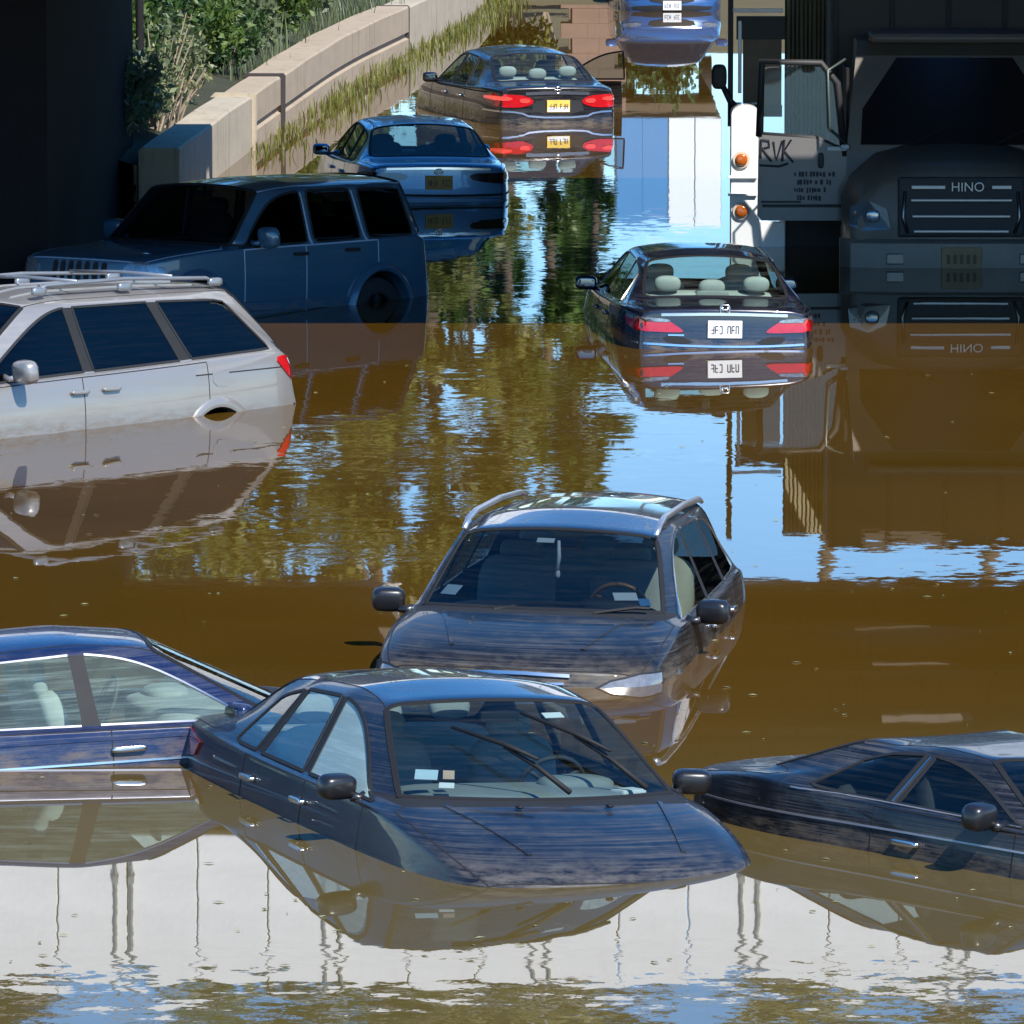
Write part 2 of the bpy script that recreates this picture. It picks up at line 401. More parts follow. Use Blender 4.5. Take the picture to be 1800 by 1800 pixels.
for sx in (-1, 1): MB().box((sx * 17.3, BY0 + .12 - by, (BZ + BT) / 2), (17.2, .22, BT - BZ)).build('parapet_end', white_c, bridge)
for x0, x1 in ((-26, -1.25), (-.2, 26)): MB().box(((x0 + x1) / 2, BY1 + .12 - by, (BZ + 4.9) / 2), (x1 - x0, .22, 4.9 - BZ)).build('far_parapet', white_c, bridge)
postm = plain('fence_steel', (.30, .31, .30), .5, .4); pg = None
for n in range(-4, 5):
    for d in (-.07, .07):
        if pg is None:
            pg = MB().box((0, 0, .75), (.022, .03, 1.5), None, .004).box((0, .0, .12), (.05, .04, .06)).build('fence_post', postm, bridge); ob = pg
        else: ob = bpy.data.objects.new('fence_post', pg.data); COL.objects.link(ob); ob.parent = bridge
        ob.location = (.256 + 1.83 * n + d, BY0 - .012 - by, 4.45)
for zz in (5.62, 6.18): MB().tube([(-8.6, BY0 - .05 - by, zz), (8.6, BY0 - .05 - by, zz)], .02, 8).build('fence_rail', postm, bridge)
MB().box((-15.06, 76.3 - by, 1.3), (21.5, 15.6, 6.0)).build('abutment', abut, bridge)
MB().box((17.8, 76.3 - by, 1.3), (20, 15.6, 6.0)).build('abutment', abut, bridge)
dp = wp(247, 296); 
pole = MB().tube([(0, 0, -1.5), (0, 0, 4.6)], .05, 12).box((0, -.06, .6), (.16, .02, .06)).box((0, -.06, 2.2), (.16, .02, .06)).build('drain_pipe', rubber)
pole.location = (dp.x, dp.y, 0); tag(pole, 'thin black drain pipe standing against the bushes beside the dark abutment', 'pipe')
# ---- vehicle proportions: s runs back from the nose, y to the car's left, z up from the road (metres) ----
SEDAN = dict(L=4.82,
 s0=[.24,.40,.82,1.30,1.50,1.98,2.42,2.50,3.20,3.27,3.66,4.05,4.28,4.66],
 z0=[.68,.76,.86,.93,.94,.95,.96,.96,.975,.98,.99,1.01,1.01,.99],
 w0=[.70,.79,.845,.865,.87,.875,.875,.875,.87,.87,.86,.845,.82,.74],
 s5=[.07,.22,.70,1.12,1.22,2.02,2.45,2.53,3.00,3.06,3.36,4.06,4.16,4.72],
 z5=[.72,.80,.92,.985,1.0,1.405,1.46,1.462,1.455,1.45,1.415,1.09,1.07,1.06],
 s2=[1.60,2.12,2.46,2.53,3.06,3.12,3.44,3.96],
 z2=[.985,1.325,1.37,1.37,1.345,1.335,1.27,1.05],
 y2=[.80,.63,.62,.62,.615,.615,.62,.75],
 r3=dict(a=(1.47,.755,1.0), h=(2.06,.565,1.37), rh=(3.40,.555,1.36), c=(4.03,.69,1.065)),
 side=[(.02,-.11),(.045,.62),(.035,.38),(-.01,.2)],
 front=[(.03,-.07),(.08,.50),(.09,.36),(.02,.2)],
 rear=[(.0,-.10),(.04,.66),(.09,.46),(.05,.28)],
 hw=(.35,.6,.78,.95), mirror=(1.64,.93,1.0), wheels=(.95,3.73,.33))
SUV = dict(L=4.77,
 s0=[.27,.42,.85,1.22,1.42,1.98,2.50,2.58,3.32,3.40,4.02,4.38,4.52,4.66],
 z0=[.82,.90,1.0,1.05,1.06,1.08,1.09,1.09,1.12,1.13,1.15,1.13,1.05,.86],
 w0=[.72,.81,.865,.885,.89,.895,.895,.895,.89,.885,.86,.83,.81,.78],
 s5=[.08,.22,.66,1.02,1.10,1.98,2.50,2.58,3.30,3.38,4.22,4.52,4.60,4.72],
 z5=[.88,.98,1.08,1.12,1.135,1.60,1.67,1.675,1.68,1.68,1.62,1.16,1.06,.86],
 s2=[1.50,2.08,2.52,2.60,3.30,3.38,3.86,4.32],
 z2=[1.10,1.50,1.55,1.55,1.545,1.54,1.50,1.20],
 y2=[.82,.665,.655,.655,.65,.65,.645,.755],
 r3=dict(a=(1.38,.78,1.12), h=(2.02,.60,1.555), rh=(4.12,.585,1.575), c=(4.42,.71,1.18)),
 side=[(.025,-.12),(.045,.74),(.045,.48),(.0,.28)],
 front=[(.03,-.08),(.07,.62),(.08,.45),(.02,.25)],
 rear=[(.03,-.06),(.06,.66),(.08,.5),(.04,.3)],
 hw=(.35,.6,.78,.95), mirror=(1.58,1.0,1.14), wheels=(.92,3.66,.37))
VAN = dict(L=5.08,
 s0=[.25,.40,.75,1.05,1.25,1.95,2.50,2.58,3.62,3.72,4.72,4.86,4.93,4.97],
 z0=[.80,.88,.96,1.0,1.01,1.04,1.06,1.06,1.10,1.105,1.15,1.14,1.05,.80],
 w0=[.76,.86,.93,.945,.95,.955,.955,.955,.955,.95,.92,.89,.88,.87],
 s5=[.08,.2,.55,.85,.92,2.0,2.5,2.58,3.55,3.65,4.62,5.0,5.04,5.06],
 z5=[.86,.95,1.04,1.09,1.11,1.66,1.735,1.74,1.745,1.745,1.70,1.18,1.08,.80],
 s2=[1.42,2.16,2.44,2.52,3.42,3.50,4.30,4.80],
 z2=[1.07,1.56,1.60,1.60,1.605,1.605,1.59,1.20],
 y2=[.87,.73,.72,.72,.71,.71,.70,.83],
 r3=dict(a=(1.22,.82,1.09), h=(2.06,.655,1.62), rh=(4.46,.63,1.66), c=(4.92,.78,1.17)),
 side=[(.03,-.14),(.045,.74),(.04,.46),(.0,.26)],
 front=[(.03,-.08),(.07,.6),(.08,.42),(.02,.25)],
 rear=[(.02,-.08),(.05,.72),(.10,.58),(.05,.32)],
 hw=(.35,.6,.78,.95), mirror=(1.62,1.05,1.12), wheels=(.95,3.98,.36))
JEEP = dict(L=4.45,
 s0=[.20,.32,.80,1.30,1.46,1.95,2.50,2.60,3.30,3.42,4.12,4.26,4.30,4.34],
 z0=[.98,1.02,1.07,1.10,1.10,1.12,1.13,1.13,1.15,1.15,1.17,1.16,1.08,.76],
 w0=[.76,.83,.855,.865,.865,.87,.87,.87,.87,.87,.85,.83,.82,.80],
 s5=[.12,.24,.75,1.22,1.30,1.86,2.50,2.60,3.25,3.37,4.12,4.34,4.38,4.40],
 z5=[1.02,1.06,1.12,1.15,1.16,1.70,1.76,1.765,1.775,1.775,1.76,1.20,1.1,.76],
 s2=[1.58,1.98,2.46,2.56,3.22,3.34,3.98,4.16],
 z2=[1.14,1.60,1.645,1.645,1.655,1.655,1.64,1.22],
 y2=[.82,.73,.725,.725,.72,.72,.72,.80],
 r3=dict(a=(1.40,.79,1.15), h=(1.90,.675,1.65), rh=(4.08,.66,1.70), c=(4.28,.76,1.2)),
 side=[(.012,-.14),(.02,.80),(.015,.5),(.0,.36)],
 front=[(.02,-.08),(.05,.7),(.08,.52),(.04,.4)],
 rear=[(.01,-.08),(.03,.74),(.08,.56),(.06,.42)],
 hw=(.35,.6,.78,.95), mirror=(1.72,1.0,1.22), wheels=(.85,3.54,.40))
COUPE = dict(L=4.70,
 s0=[.26,.42,.85,1.36,1.58,2.08,2.66,2.74,3.10,3.16,3.44,3.80,4.12,4.52],
 z0=[.68,.77,.88,.955,.965,.975,.985,.985,.995,1.0,1.02,1.045,1.02,.96],
 w0=[.72,.81,.87,.89,.895,.895,.895,.895,.905,.91,.92,.90,.85,.74],
 s5=[.08,.24,.72,1.20,1.32,2.12,2.60,2.66,2.95,3.0,3.18,3.98,4.10,4.60],
 z5=[.72,.82,.94,1.01,1.025,1.33,1.385,1.388,1.38,1.375,1.355,1.09,1.07,1.03],
 s2=[1.70,2.24,2.58,2.65,2.92,2.98,3.14,3.62],
 z2=[.99,1.245,1.275,1.275,1.255,1.245,1.20,1.06],
 y2=[.82,.64,.625,.625,.625,.63,.64,.77],
 r3=dict(a=(1.57,.765,1.0), h=(2.18,.575,1.30), rh=(3.22,.56,1.305), c=(3.92,.69,1.075)),
 side=[(.02,-.10),(.045,.64),(.03,.38),(-.01,.2)],
 front=[(.03,-.07),(.08,.50),(.09,.36),(.02,.2)],
 rear=[(.0,-.10),(.04,.66),(.09,.46),(.05,.28)],
 hw=(.35,.6,.78,.95), mirror=(1.82,.98,1.03), wheels=(.90,3.70,.34))
# ------------------------------------------------------------------ vehicles: one cage -> smooth shell -> panels
NC = 14
def cage(sp):
    L = sp['L']; V = {}
    X = lambda s: L / 2 - s
    fr = (1.0, .95, .88, .80, .44, 0.0); hw = (0,) + tuple(sp['hw']) + (1.0,)
    for i in range(NC):
        s0, z0, w0, s5, z5 = (sp[k][i] for k in ('s0', 'z0', 'w0', 's5', 'z5'))
        for r in range(6):
            if r == 0: p = (s0, w0, z0)
            elif r == 5: p = (s5, 0, z5)
            elif i <= 3 or i >= 12:
                p = (s5 + (s0 - s5) * fr[r] ** 2.2, w0 * fr[r], z0 + (z5 - z0) * hw[r])
            else:
                k = i - 4
                r2 = (sp['s2'][k], sp['y2'][k], sp['z2'][k])
                r3 = {0: sp['r3']['a'], 1: sp['r3']['h'], 6: sp['r3']['rh'], 7: sp['r3']['c']}.get(k) or (r2[0], r2[1] - .055, r2[2] + .042)
                if r == 1: p = (s0, w0 - .04, z0 + .015)
                elif r == 2: p = r2
                elif r == 3: p = r3
                else: p = (s5 + (r3[0] - s5) * .3, r3[1] * .55, z5 - (z5 - r3[2]) * .26)
            for sg in (1, -1):
                V[(i, r, sg)] = Vector((X(p[0]), sg * p[1], p[2]))
    return V
PAINTED = {'body', 'hood', 'roof', 'trunk', 'fbumper', 'rbumper', 'fdoorL', 'fdoorR', 'rdoorL', 'rdoorR'}
GLASS = {'windshield', 'rearglass', 'fwinL', 'fwinR', 'rwinL', 'rwinR', 'qwinL', 'qwinR'}
PID = ['body', 'hood', 'cowl', 'windshield', 'roof', 'rearglass', 'trunk', 'fbumper', 'rbumper', 'fdoorL', 'fdoorR', 'rdoorL', 'rdoorR',
       'fwinL', 'fwinR', 'rwinL', 'rwinR', 'qwinL', 'qwinR', 'pillarL', 'pillarR', 'pillar2L', 'pillar2R']
PNAME = dict(body='body', hood='hood', cowl='cowl_panel', windshield='windshield', roof='roof', rearglass='rear_window', trunk='trunk_lid',
             fbumper='front_bumper', rbumper='rear_bumper', fdoorL='front_door', fdoorR='front_door', rdoorL='rear_door', rdoorR='rear_door',
             fwinL='front_side_window', fwinR='front_side_window', rwinL='rear_side_window', rwinR='rear_side_window', qwinL='quarter_window', qwinR='quarter_window',
             pillarL='pillar_trim', pillarR='pillar_trim', pillar2L='pillar_trim', pillar2R='pillar_trim')
def shell(sp, o):
    """cage -> subdivided mesh arrays (verts, quads, part id, normals) in car space"""
    V = cage(sp); verts = []; ix = {}
    def vid(i, jj):
        r = 5 - abs(jj - 5); sg = 1 if jj <= 5 else -1
        key = (i, r, sg if r < 5 else 1)
        if key not in ix: ix[key] = len(verts); verts.append(V[(i, r, sg)])
        return ix[key]
    faces = []; pid = []
    coupe = o.get('coupe', False); quarter = o.get('quarter', True)
    for i in range(NC - 1):
        for jj in range(10):
            b = jj if jj < 5 else 9 - jj; S = 'L' if jj < 5 else 'R'
            if i <= 2: p = 'hood' if b >= 1 else 'body'
            elif i == 3: p = 'cowl' if b >= 2 else 'body'
            elif i <= 10:
                if b == 0: p = 'body'
                elif b == 1:
                    p = {4: 'fwin', 5: 'fwin', 6: 'pillar', 7: 'rwin', 8: 'pillar2', 9: 'qwin' if quarter else 'body'}.get(i)
                    if p is None: p = 'qwin' if o.get('qglass10') else 'body'
                    if coupe and i in (7, 8, 9): p = 'rwin' if i != 8 else 'rwin'
                    if o.get('paintpillar') and 'pillar' in p: p = 'body'
                    if p != 'body': p += S
                elif b == 2: p = 'body'
                else: p = 'windshield' if i == 4 else 'rearglass' if i == 10 else 'roof'
            else: p = 'trunk' if b >= 1 else 'body'
            faces.append((vid(i, jj), vid(i + 1, jj), vid(i + 1, jj + 1), vid(i, jj + 1))); pid.append(p)
    loop = [(0, jj) for jj in range(11)] + [(i, 10) for i in range(1, NC)] + [(NC - 1, jj) for jj in range(9, -1, -1)] + [(i, 0) for i in range(NC - 2, 0, -1)]
    lev = []
    for k in range(-1, 4):
        row = []
        for (i, jj) in loop:
            if k < 0: row.append(vid(i, jj)); continue
            r = 5 - abs(jj - 5); sg = 1 if jj < 5 else -1
            p = V[(i, r, sg if r < 5 else 1)]
            if i in (0, NC - 1):
                sx = 1 if i == 0 else -1
                nx, ny = {0: (.72, .70), 1: (.93, .36), 2: (.98, .2), 3: (1, .08)}.get(r, (1, 0)); nx *= sx
            elif i == 1 or i == NC - 2: nx, ny = (.25 if i == 1 else -.25), .97
            else: nx, ny = 0, 1
            e = sp['front'] if nx > 0 else sp['rear']
            zs = [(p.z + q[1] if q[1] < 0 else q[1]) for q in (e[k], sp['side'][k])]
            z = zs[0] * nx * nx + zs[1] * (1 - nx * nx)
            q = Vector((p.x + nx * e[k][0], p.y + sg * ny * sp['side'][k][0] * (0 if r == 5 else 1), z))
            row.append(len(verts)); verts.append(q)
        lev.append(row)
    n = len(loop)
    for k in range(4):
        for t in range(n):
            (i, jj), (i2, j2) = loop[t], loop[(t + 1) % n]
            c = min(i, i2); S = 'L' if (jj < 5 or j2 < 5) else 'R'
            if i == i2 == 0: p = 'fbumper'
            elif i == i2 == NC - 1: p = 'trunk' if k < 2 and 0 < jj <= 10 and 0 <= j2 and max(abs(jj - 5), abs(j2 - 5)) < 5 else 'rbumper' if k >= 2 else 'body'
            elif c == 0: p = 'fbumper' if k >= 1 else 'body'
            elif c in (4, 5): p = 'fdoor' + S
            elif c in ((6,) if not coupe else ()): p = 'rdoor' + S
            elif c in (7, 8) and not coupe: p = 'rdoor' + S
            elif coupe and c == 6: p = 'fdoor' + S
            elif c == NC - 2: p = 'rbumper' if k >= 2 else 'body'
            else: p = 'body'
            faces.append((lev[k][t], lev[k + 1][t], lev[k + 1][(t + 1) % n], lev[k][(t + 1) % n])); pid.append(p)
    bm = bmesh.new()
    bv = [bm.verts.new(v) for v in verts]; bm.verts.ensure_lookup_table()
    cr = bm.edges.layers.float.new('crease_edge')
    for q, p in zip(faces, pid):
        f = bm.faces.new([bv[a] for a in q]); f.material_index = PID.index(p); f.smooth = True
    bmesh.ops.recalc_face_normals(bm, faces=bm.faces)
    for e in bm.edges:
        if len(e.link_faces) != 2: continue
        a, b = (PID[f.material_index] for f in e.link_faces)
        if a != b:
            ga, gb = a in GLASS, b in GLASS
            if ga and gb: e[cr] = .3
            elif ga or gb: e[cr] = o.get('wcrease', .62)
            elif 'pillar' in a or 'pillar' in b: e[cr] = .6
            elif 'cowl' in (a, b): e[cr] = .6
            elif {a, b} == {'trunk', 'body'} or {a, b} == {'hood', 'body'}: e[cr] = .25
            elif {a, b} == {'hood', 'fbumper'}: e[cr] = .45
    vc = bm.verts.layers.float.new('crease_vert')
    for v in bm.verts:
        cnt = {}
        for f in v.link_faces:
            q = PID[f.material_index]; cnt[q] = cnt.get(q, 0) + 1
        for q, k in cnt.items():
            if q in GLASS and k == 1: v[vc] = max(v[vc], o.get('vcrease', .35))
    top = set(lev[0])
    for e in bm.edges:
        if e.verts[0].index < 0: pass
    bm.verts.index_update()
    for e in bm.edges:
        if e.verts[0].index in top and e.verts[1].index in top: e[cr] = max(e[cr], o.get('shoulder', .35))
    me = bpy.data.meshes.new('tmp'); bm.to_mesh(me); bm.free()
    for p in PID: me.materials.append(None)
    ob = bpy.data.objects.new('tmp', me); COL.objects.link(ob)
    md = ob.modifiers.new('s', 'SUBSURF'); md.levels = md.render_levels = o.get('sub', 3); md.boundary_smooth = 'PRESERVE_CORNERS'
    dg = bpy.context.evaluated_depsgraph_get()
    em = bpy.data.meshes.new_from_object(ob.evaluated_get(dg))
    nv, nf = len(em.vertices), len(em.polygons)
    co = np.empty(nv * 3); em.vertices.foreach_get('co', co); co = co.reshape(-1, 3)
    lv = np.empty(nf * 4, int); em.loops.foreach_get('vertex_index', lv); lv = lv.reshape(-1, 4)
    mi = np.empty(nf, int); em.polygons.foreach_get('material_index', mi)
    nr = np.empty(nv * 3); em.vertex_normals.foreach_get('vector', nr); nr = nr.reshape(-1, 3)
    bpy.data.objects.remove(ob); bpy.data.meshes.remove(me); bpy.data.meshes.remove(em)
    return co, lv, mi, nr
def chains(edges):
    adj = {}
    for a, b in edges: adj.setdefault(a, []).append(b); adj.setdefault(b, []).append(a)
    used = set(); out = []
    def walk(s):
        c = [s]; cur = s
        while True:
            nx = [q for q in adj[cur] if (min(cur, q), max(cur, q)) not in used]
            if not nx: return c
            q = nx[0]
            used.add((min(cur, q), max(cur, q))); c.append(q); cur = q
            if len(adj[cur]) != 2: return c
    for s in sorted(adj, key=lambda k: len(adj[k]) == 2):
        while any((min(s, q), max(s, q)) not in used for q in adj[s]): out.append(walk(s))
    return out
def ribbon(mb, pts, nrm, w, h, drop=.004):
    """a flat strip laid along a line on a surface"""
    n = len(pts)
    if n < 2: return
    closed = (Vector(pts[0]) - Vector(pts[-1])).length < 1e-6
    secs = []
    for i in range(n):
        a = Vector(pts[i - 1] if i else (pts[-2] if closed else pts[0])); b = Vector(pts[i + 1] if i < n - 1 else (pts[1] if closed else pts[-1]))
        t = (b - a).normalized(); nn = Vector(nrm[i]).normalized(); sdir = t.cross(nn).normalized(); p = Vector(pts[i])
        secs.append([p - sdir * w / 2 - nn * drop, p - sdir * w * .42 + nn * h, p + sdir * w * .42 + nn * h, p + sdir * w / 2 - nn * drop])
    mb.loft(secs)
class Car:
    def __init__(s, name, sp, pose, paint_m, label, cat, group=None, o=None, glass_m=None, trim=None, side_glass=None):
        s.sp = sp; s.o = o or {}; s.L = sp['L']
        Xw, Yw, th, dep, pit, rol = pose
        s.root = empty(name, (Xw, Yw, -dep), (R(rol), R(-pit), R(th)))
        tag(s.root, label, cat, group)
        co, lv, mi, nr = shell(sp, s.o); s.co, s.lv, s.mi, s.nr = co, lv, mi, nr
        for w in s.o.get('arches', []):            # wheel openings cut into the sides
            s.arch(*w)
        co, lv, mi = s.co, s.lv, s.mi
        s.bvh = BVHTree.FromPolygons([Vector(p) for p in co], [tuple(int(a) for a in q) for q in lv])
        s.part = {}
        gm = glass_m; sg = side_glass or gm
        for k, p in enumerate(PID):
            m = mi == k
            if not m.any(): continue
            mat = paint_m if p in PAINTED else dark_trim
            if p in GLASS: mat = gm if p in ('windshield', 'rearglass') else sg
            if p in s.o.get('matover', {}): mat = s.o['matover'][p]
            nm = PNAME[p]
            if p == 'trunk' and s.o.get('hatch'): nm = 'tailgate'
            if p == 'rearglass' and s.o.get('hatch'): nm = 'tailgate_window'
            s.part[p] = s.sub(nm, lv[m], mat)
        e2 = {}
        for fi, q in enumerate(lv):
            for a in range(4):
                u, v = int(q[a]), int(q[(a + 1) % 4]); e2.setdefault((min(u, v), max(u, v)), []).append(int(mi[fi]))
        seam = []; gl = {}; 
        for e, fs in e2.items():
            if len(fs) == 2 and fs[0] != fs[1]:
                a, b = PID[fs[0]], PID[fs[1]]
                if a in PAINTED and b in PAINTED:
                    if s.co[e[0]][2] > .3: seam.append(e)
                elif (a in GLASS) != (b in GLASS):
                    g = a if a in GLASS else b
                    if trim is chrome and 'pillar' in (b if a in GLASS else a): continue
                    gl.setdefault(g, []).append(e)
        mb = MB()
        for c in chains(seam): ribbon(mb, [co[i] for i in c], [nr[i] for i in c], s.o.get('seamw', .009), .0015)
        if mb.v: autosmooth(mb.build('panel_gaps', s.o.get('seam_m', seam_m), s.root))['kind'] = 'stuff'
        for g, es in gl.items():
            mb = MB(); main = g in ('windshield', 'rearglass')
            for c in chains(es):
                ribbon(mb, [co[i] for i in c], [nr[i] for i in c], .034 if main else (.015 if trim is chrome else .024), .004 if main else .006)
            if mb.v: autosmooth(mb.build('window_seal', trim if (trim and not main) else rubber, s.part[g]))
        od = s.o.get('open_door')
        if od:
            for p in ('fdoorR', 'fwinR'):
                ob = s.part[p]; hx, hy = s.L / 2 - sp['s0'][4], -(sp['w0'][4] + .01)
                M = Matrix.Translation((hx, hy, 0)) @ rotz(R(od)) @ Matrix.Translation((-hx, -hy, 0))
                ob.matrix_local = M if p == 'fdoorR' else Matrix.Identity(4)
            s.part['fwinR'].parent = s.part['fdoorR']
            for ch in list(s.part['fwinR'].children): ch.parent = s.part['fdoorR']
    def sub(s, name, quads, mat):
        u, inv = np.unique(quads, return_inverse=True); inv = inv.reshape(-1, 4)
        me = bpy.data.meshes.new(name); me.from_pydata(s.co[u].tolist(), [], inv.tolist()); me.update()
        me.polygons.foreach_set('use_smooth', [True] * len(me.polygons))
        me.normals_split_custom_set_from_vertices(s.nr[u].tolist())
        return link(name, me, mat, s.root)
    def arch(s, sc, zc, r, depth=.30, flare=.02, fl_mat=None, wheel=True, sides=(1, -1)):
        x0 = s.L / 2 - sc
        c = s.co[s.lv].mean(1)
        d = np.hypot(c[:, 0] - x0, c[:, 2] - zc)
        kill = (d < r) & (np.abs(c[:, 1]) > .5) & (c[:, 2] < zc + r + .1)
        killed = s.lv[kill]; s.lv = s.lv[~kill]; s.mi = s.mi[~kill]
        bd = np.intersect1d(np.unique(killed), np.unique(s.lv))
        for b in bd:
            v = s.co[b]; dd = math.hypot(v[0] - x0, v[2] - zc)
            if v[2] > zc - .15 and dd > 1e-4:
                s.co[b, 0] = x0 + (v[0] - x0) * r / dd; s.co[b, 2] = zc + (v[2] - zc) * r / dd
        s.__dict__.setdefault('arch_todo', []).append((x0, zc, r, depth, flare, fl_mat, wheel, sides))
    def finish_arches(s):
        for x0, zc, r, depth, flare, fm, wheel, sides in s.__dict__.get('arch_todo', []):
            for sg in sides:
                W = max(abs(v[1]) for v in s.co[np.hypot(s.co[:, 0] - x0, s.co[:, 2] - zc) < r + .12])
                secs = []
                for k in range(25):
                    a = math.pi * (-.12 + 1.24 * k / 24); ca, sa = math.cos(a), math.sin(a)
                    secs.append([Vector((x0 + ca * rr, sg * yy, zc + sa * rr)) for rr, yy in ((r - .004, W - depth), (r - .004, W - .03), (r + .005, W - .03), (r + .005, W - depth))])
                MB().loft(secs).build('wheel_well', seam_m, s.root, True)
                if flare:
                    secs = []
                    for k in range(25):
                        a = math.pi * (-.12 + 1.24 * k / 24); ca, sa = math.cos(a), math.sin(a)
                        secs.append([Vector((x0 + ca * rr, sg * yy, zc + sa * rr)) for rr, yy in ((r - .006, W - .10), (r - .008, W + flare * .7), (r + .02, W + flare), (r + .06, W + flare * .6), (r + .085, W - .03), (r + .05, W - .10))])
                    autosmooth(MB().loft(secs).build('wheel_arch_flare', fm, s.root), 50)
                if wheel:
                    wheel_at(s.root, (x0, sg * (W - .13), zc - .02), r - .055, .22, sg, s.o.get('rim'))
    def P(s, x, y, z, az, off=0.0):
        n = Vector((math.cos(R(az)), math.sin(R(az)), 0))
        h = s.bvh.ray_cast(Vector((x, y, z)) + n * 3.0, -n)
        return (h[0] + h[1] * off, h[1]) if h[0] is not None else (None, None)
    def decal(s, name, pts, az, mat, off=.006, rnd=1, parent=None, step=.05, top=False):
        """a lamp, badge or trim piece: an outline laid on the body surface with its own thickness"""
        if top: n = Vector((0, 0, 1)); u = Vector((1, 0, 0)); v = Vector((0, 1, 0))
        else: n = Vector((math.cos(R(az)), math.sin(R(az)), 0)); u = Vector((-n.y, n.x, 0)); v = Vector((0, 0, 1))
        poly = chaikin([(a, b, 0) for a, b in pts], rnd) if rnd else [Vector((a, b, 0)) for a, b in pts]
        P = []
        m = len(poly)
        for i in range(m):
            a, b = poly[i], poly[(i + 1) % m]; k = max(1, int((b - a).length / step))
            P += [a.lerp(b, t / k) for t in range(k)]
        nb = len(P); P2 = [Vector((p.x, p.y)) for p in P]
        xs = [p.x for p in P2]; ys = [p.y for p in P2]
        def inside(q):
            c = False; j = nb - 1
            for i in range(nb):
                if (P2[i].y > q[1]) != (P2[j].y > q[1]) and q[0] < (P2[j].x - P2[i].x) * (q[1] - P2[i].y) / (P2[j].y - P2[i].y) + P2[i].x: c = not c
                j = i
            return c
        gx = min(xs) + step * .5
        while gx < max(xs):
            gy = min(ys) + step * .5
            while gy < max(ys):
                if inside((gx, gy)) and min((p - Vector((gx, gy))).length for p in P2) > step * .4: P2.append(Vector((gx, gy)))
                gy += step
            gx += step
        r = delaunay_2d_cdt(P2, [], [list(range(nb))], 1, 1e-6)
        vv, ff, ov = r[0], r[2], r[3]
        v3 = []; nn = []; ok = []
        for q in vv:
            o = u * q[0] + v * q[1] + n * 3.5
            h = s.bvh.ray_cast(o, -n)
            if h[0] is None: v3.append(Vector()); nn.append(n); ok.append(False)
            else: v3.append(h[0] + h[1] * off); nn.append(h[1]); ok.append(True)
        ds = sorted(q.dot(n) for q, k in zip(v3, ok) if k)
        if not ds: return None
        md = ds[len(ds) // 2]; ok = [k and q.dot(n) > md - .8 for q, k in zip(v3, ok)]
        ff = [f for f in ff if all(ok[i] for i in f)]
        if not ff: return None
        ec = {}
        for f in ff:
            for a in range(len(f)):
                e = (f[a], f[(a + 1) % len(f)]); ec[e] = 1
        bdy = [e for e in ec if (e[1], e[0]) not in ec]
        base = len(v3); low = {}
        for e in bdy:
            for a in e:
                if a not in low: low[a] = len(v3); v3.append(v3[a] - nn[a] * (off + .008))
        ff = [tuple(f) for f in ff] + [(e[1], e[0], low[e[0]], low[e[1]]) for e in bdy]
        ob = pyobj(name, v3, ff, mat, parent or s.root); return autosmooth(ob, 40)
    def line(s, name, pts, az, mat, w=.012, h=.004, parent=None, n=24, rnd=2, top=False):
        q = chaikin([(a, b, 0) for a, b in pts], rnd, False) if rnd and len(pts) > 2 else [Vector((a, b, 0)) for a, b in pts]
        if top: nd = Vector((0, 0, 1)); u = Vector((1, 0, 0)); v = Vector((0, 1, 0))
        else: nd = Vector((math.cos(R(az)), math.sin(R(az)), 0)); u = Vector((-nd.y, nd.x, 0)); v = Vector((0, 0, 1))
        P = []; Nn = []
        for i in range(len(q) - 1):
            k = max(1, int((q[i + 1] - q[i]).length / .04))
            for t in range(k + (i == len(q) - 2)):
                c = q[i].lerp(q[i + 1], t / k); hh = s.bvh.ray_cast(u * c.x + v * c.y + nd * 3.5, -nd)
                if hh[0] is not None: P.append(hh[0]); Nn.append(hh[1])
        if len(P) < 2: return None
        mb = MB(); ribbon(mb, P, Nn, w, h); return autosmooth(mb.build(name, mat, parent or s.root), 40)
    def us(s, sv, side): return (sv - s.L / 2) if side > 0 else (s.L / 2 - sv)
    def handle(s, sv, z, side, mat, parent):
        az = 90 * side; x = s.L / 2 - sv
        p, n = s.P(x, 0, z, az)
        if p is None: return
        mb = MB(); a = p + Vector((.09, 0, 0)) + n * .004; b = p - Vector((.09, 0, 0)) + n * .004
        mb.blob(p + n * .026, (.20, .022, .034), .5); mb.blob(p + n * .012 + Vector((.085, 0, 0)), (.03, .03, .03), .7); mb.blob(p + n * .012 - Vector((.085, 0, 0)), (.03, .03, .03), .7)
        mb.build('door_handle', mat, parent, True)
    def mirror(s, side, mat, size=(.10, .20, .13), loc=None):
        sv, y, z = loc or s.sp['mirror']; x = s.L / 2 - sv
        mb = MB(); c = Vector((x, side * y, z))
        mb.blob(c, size, .56, rotz(R(-14) * side) @ roty(R(10)))
        inner, n = s.P(x + .03, 0, z - .05, 90 * side)
        a = Vector((x + .03, side * (y - size[1] * .35), z - .05)); b = (inner if inner is not None else a) - Vector((0, side * .02, 0))
        mb.tube([a, a.lerp(b, .5) + Vector((0, 0, -.01)), b], [.028, .024, .032], 8)
        h = mb.build('side_mirror', mat, s.root, True)
        g = MB(); g.blob(c + Vector((-size[0] * .5 + .004, 0, 0)), (.012, size[1] * .8, size[2] * .74), .5, rotz(R(-12) * side)); g.build('mirror_glass', plain('mirror_silver', (.16, .17, .18), .05, 1.0, var=.1), h, True)
        return h
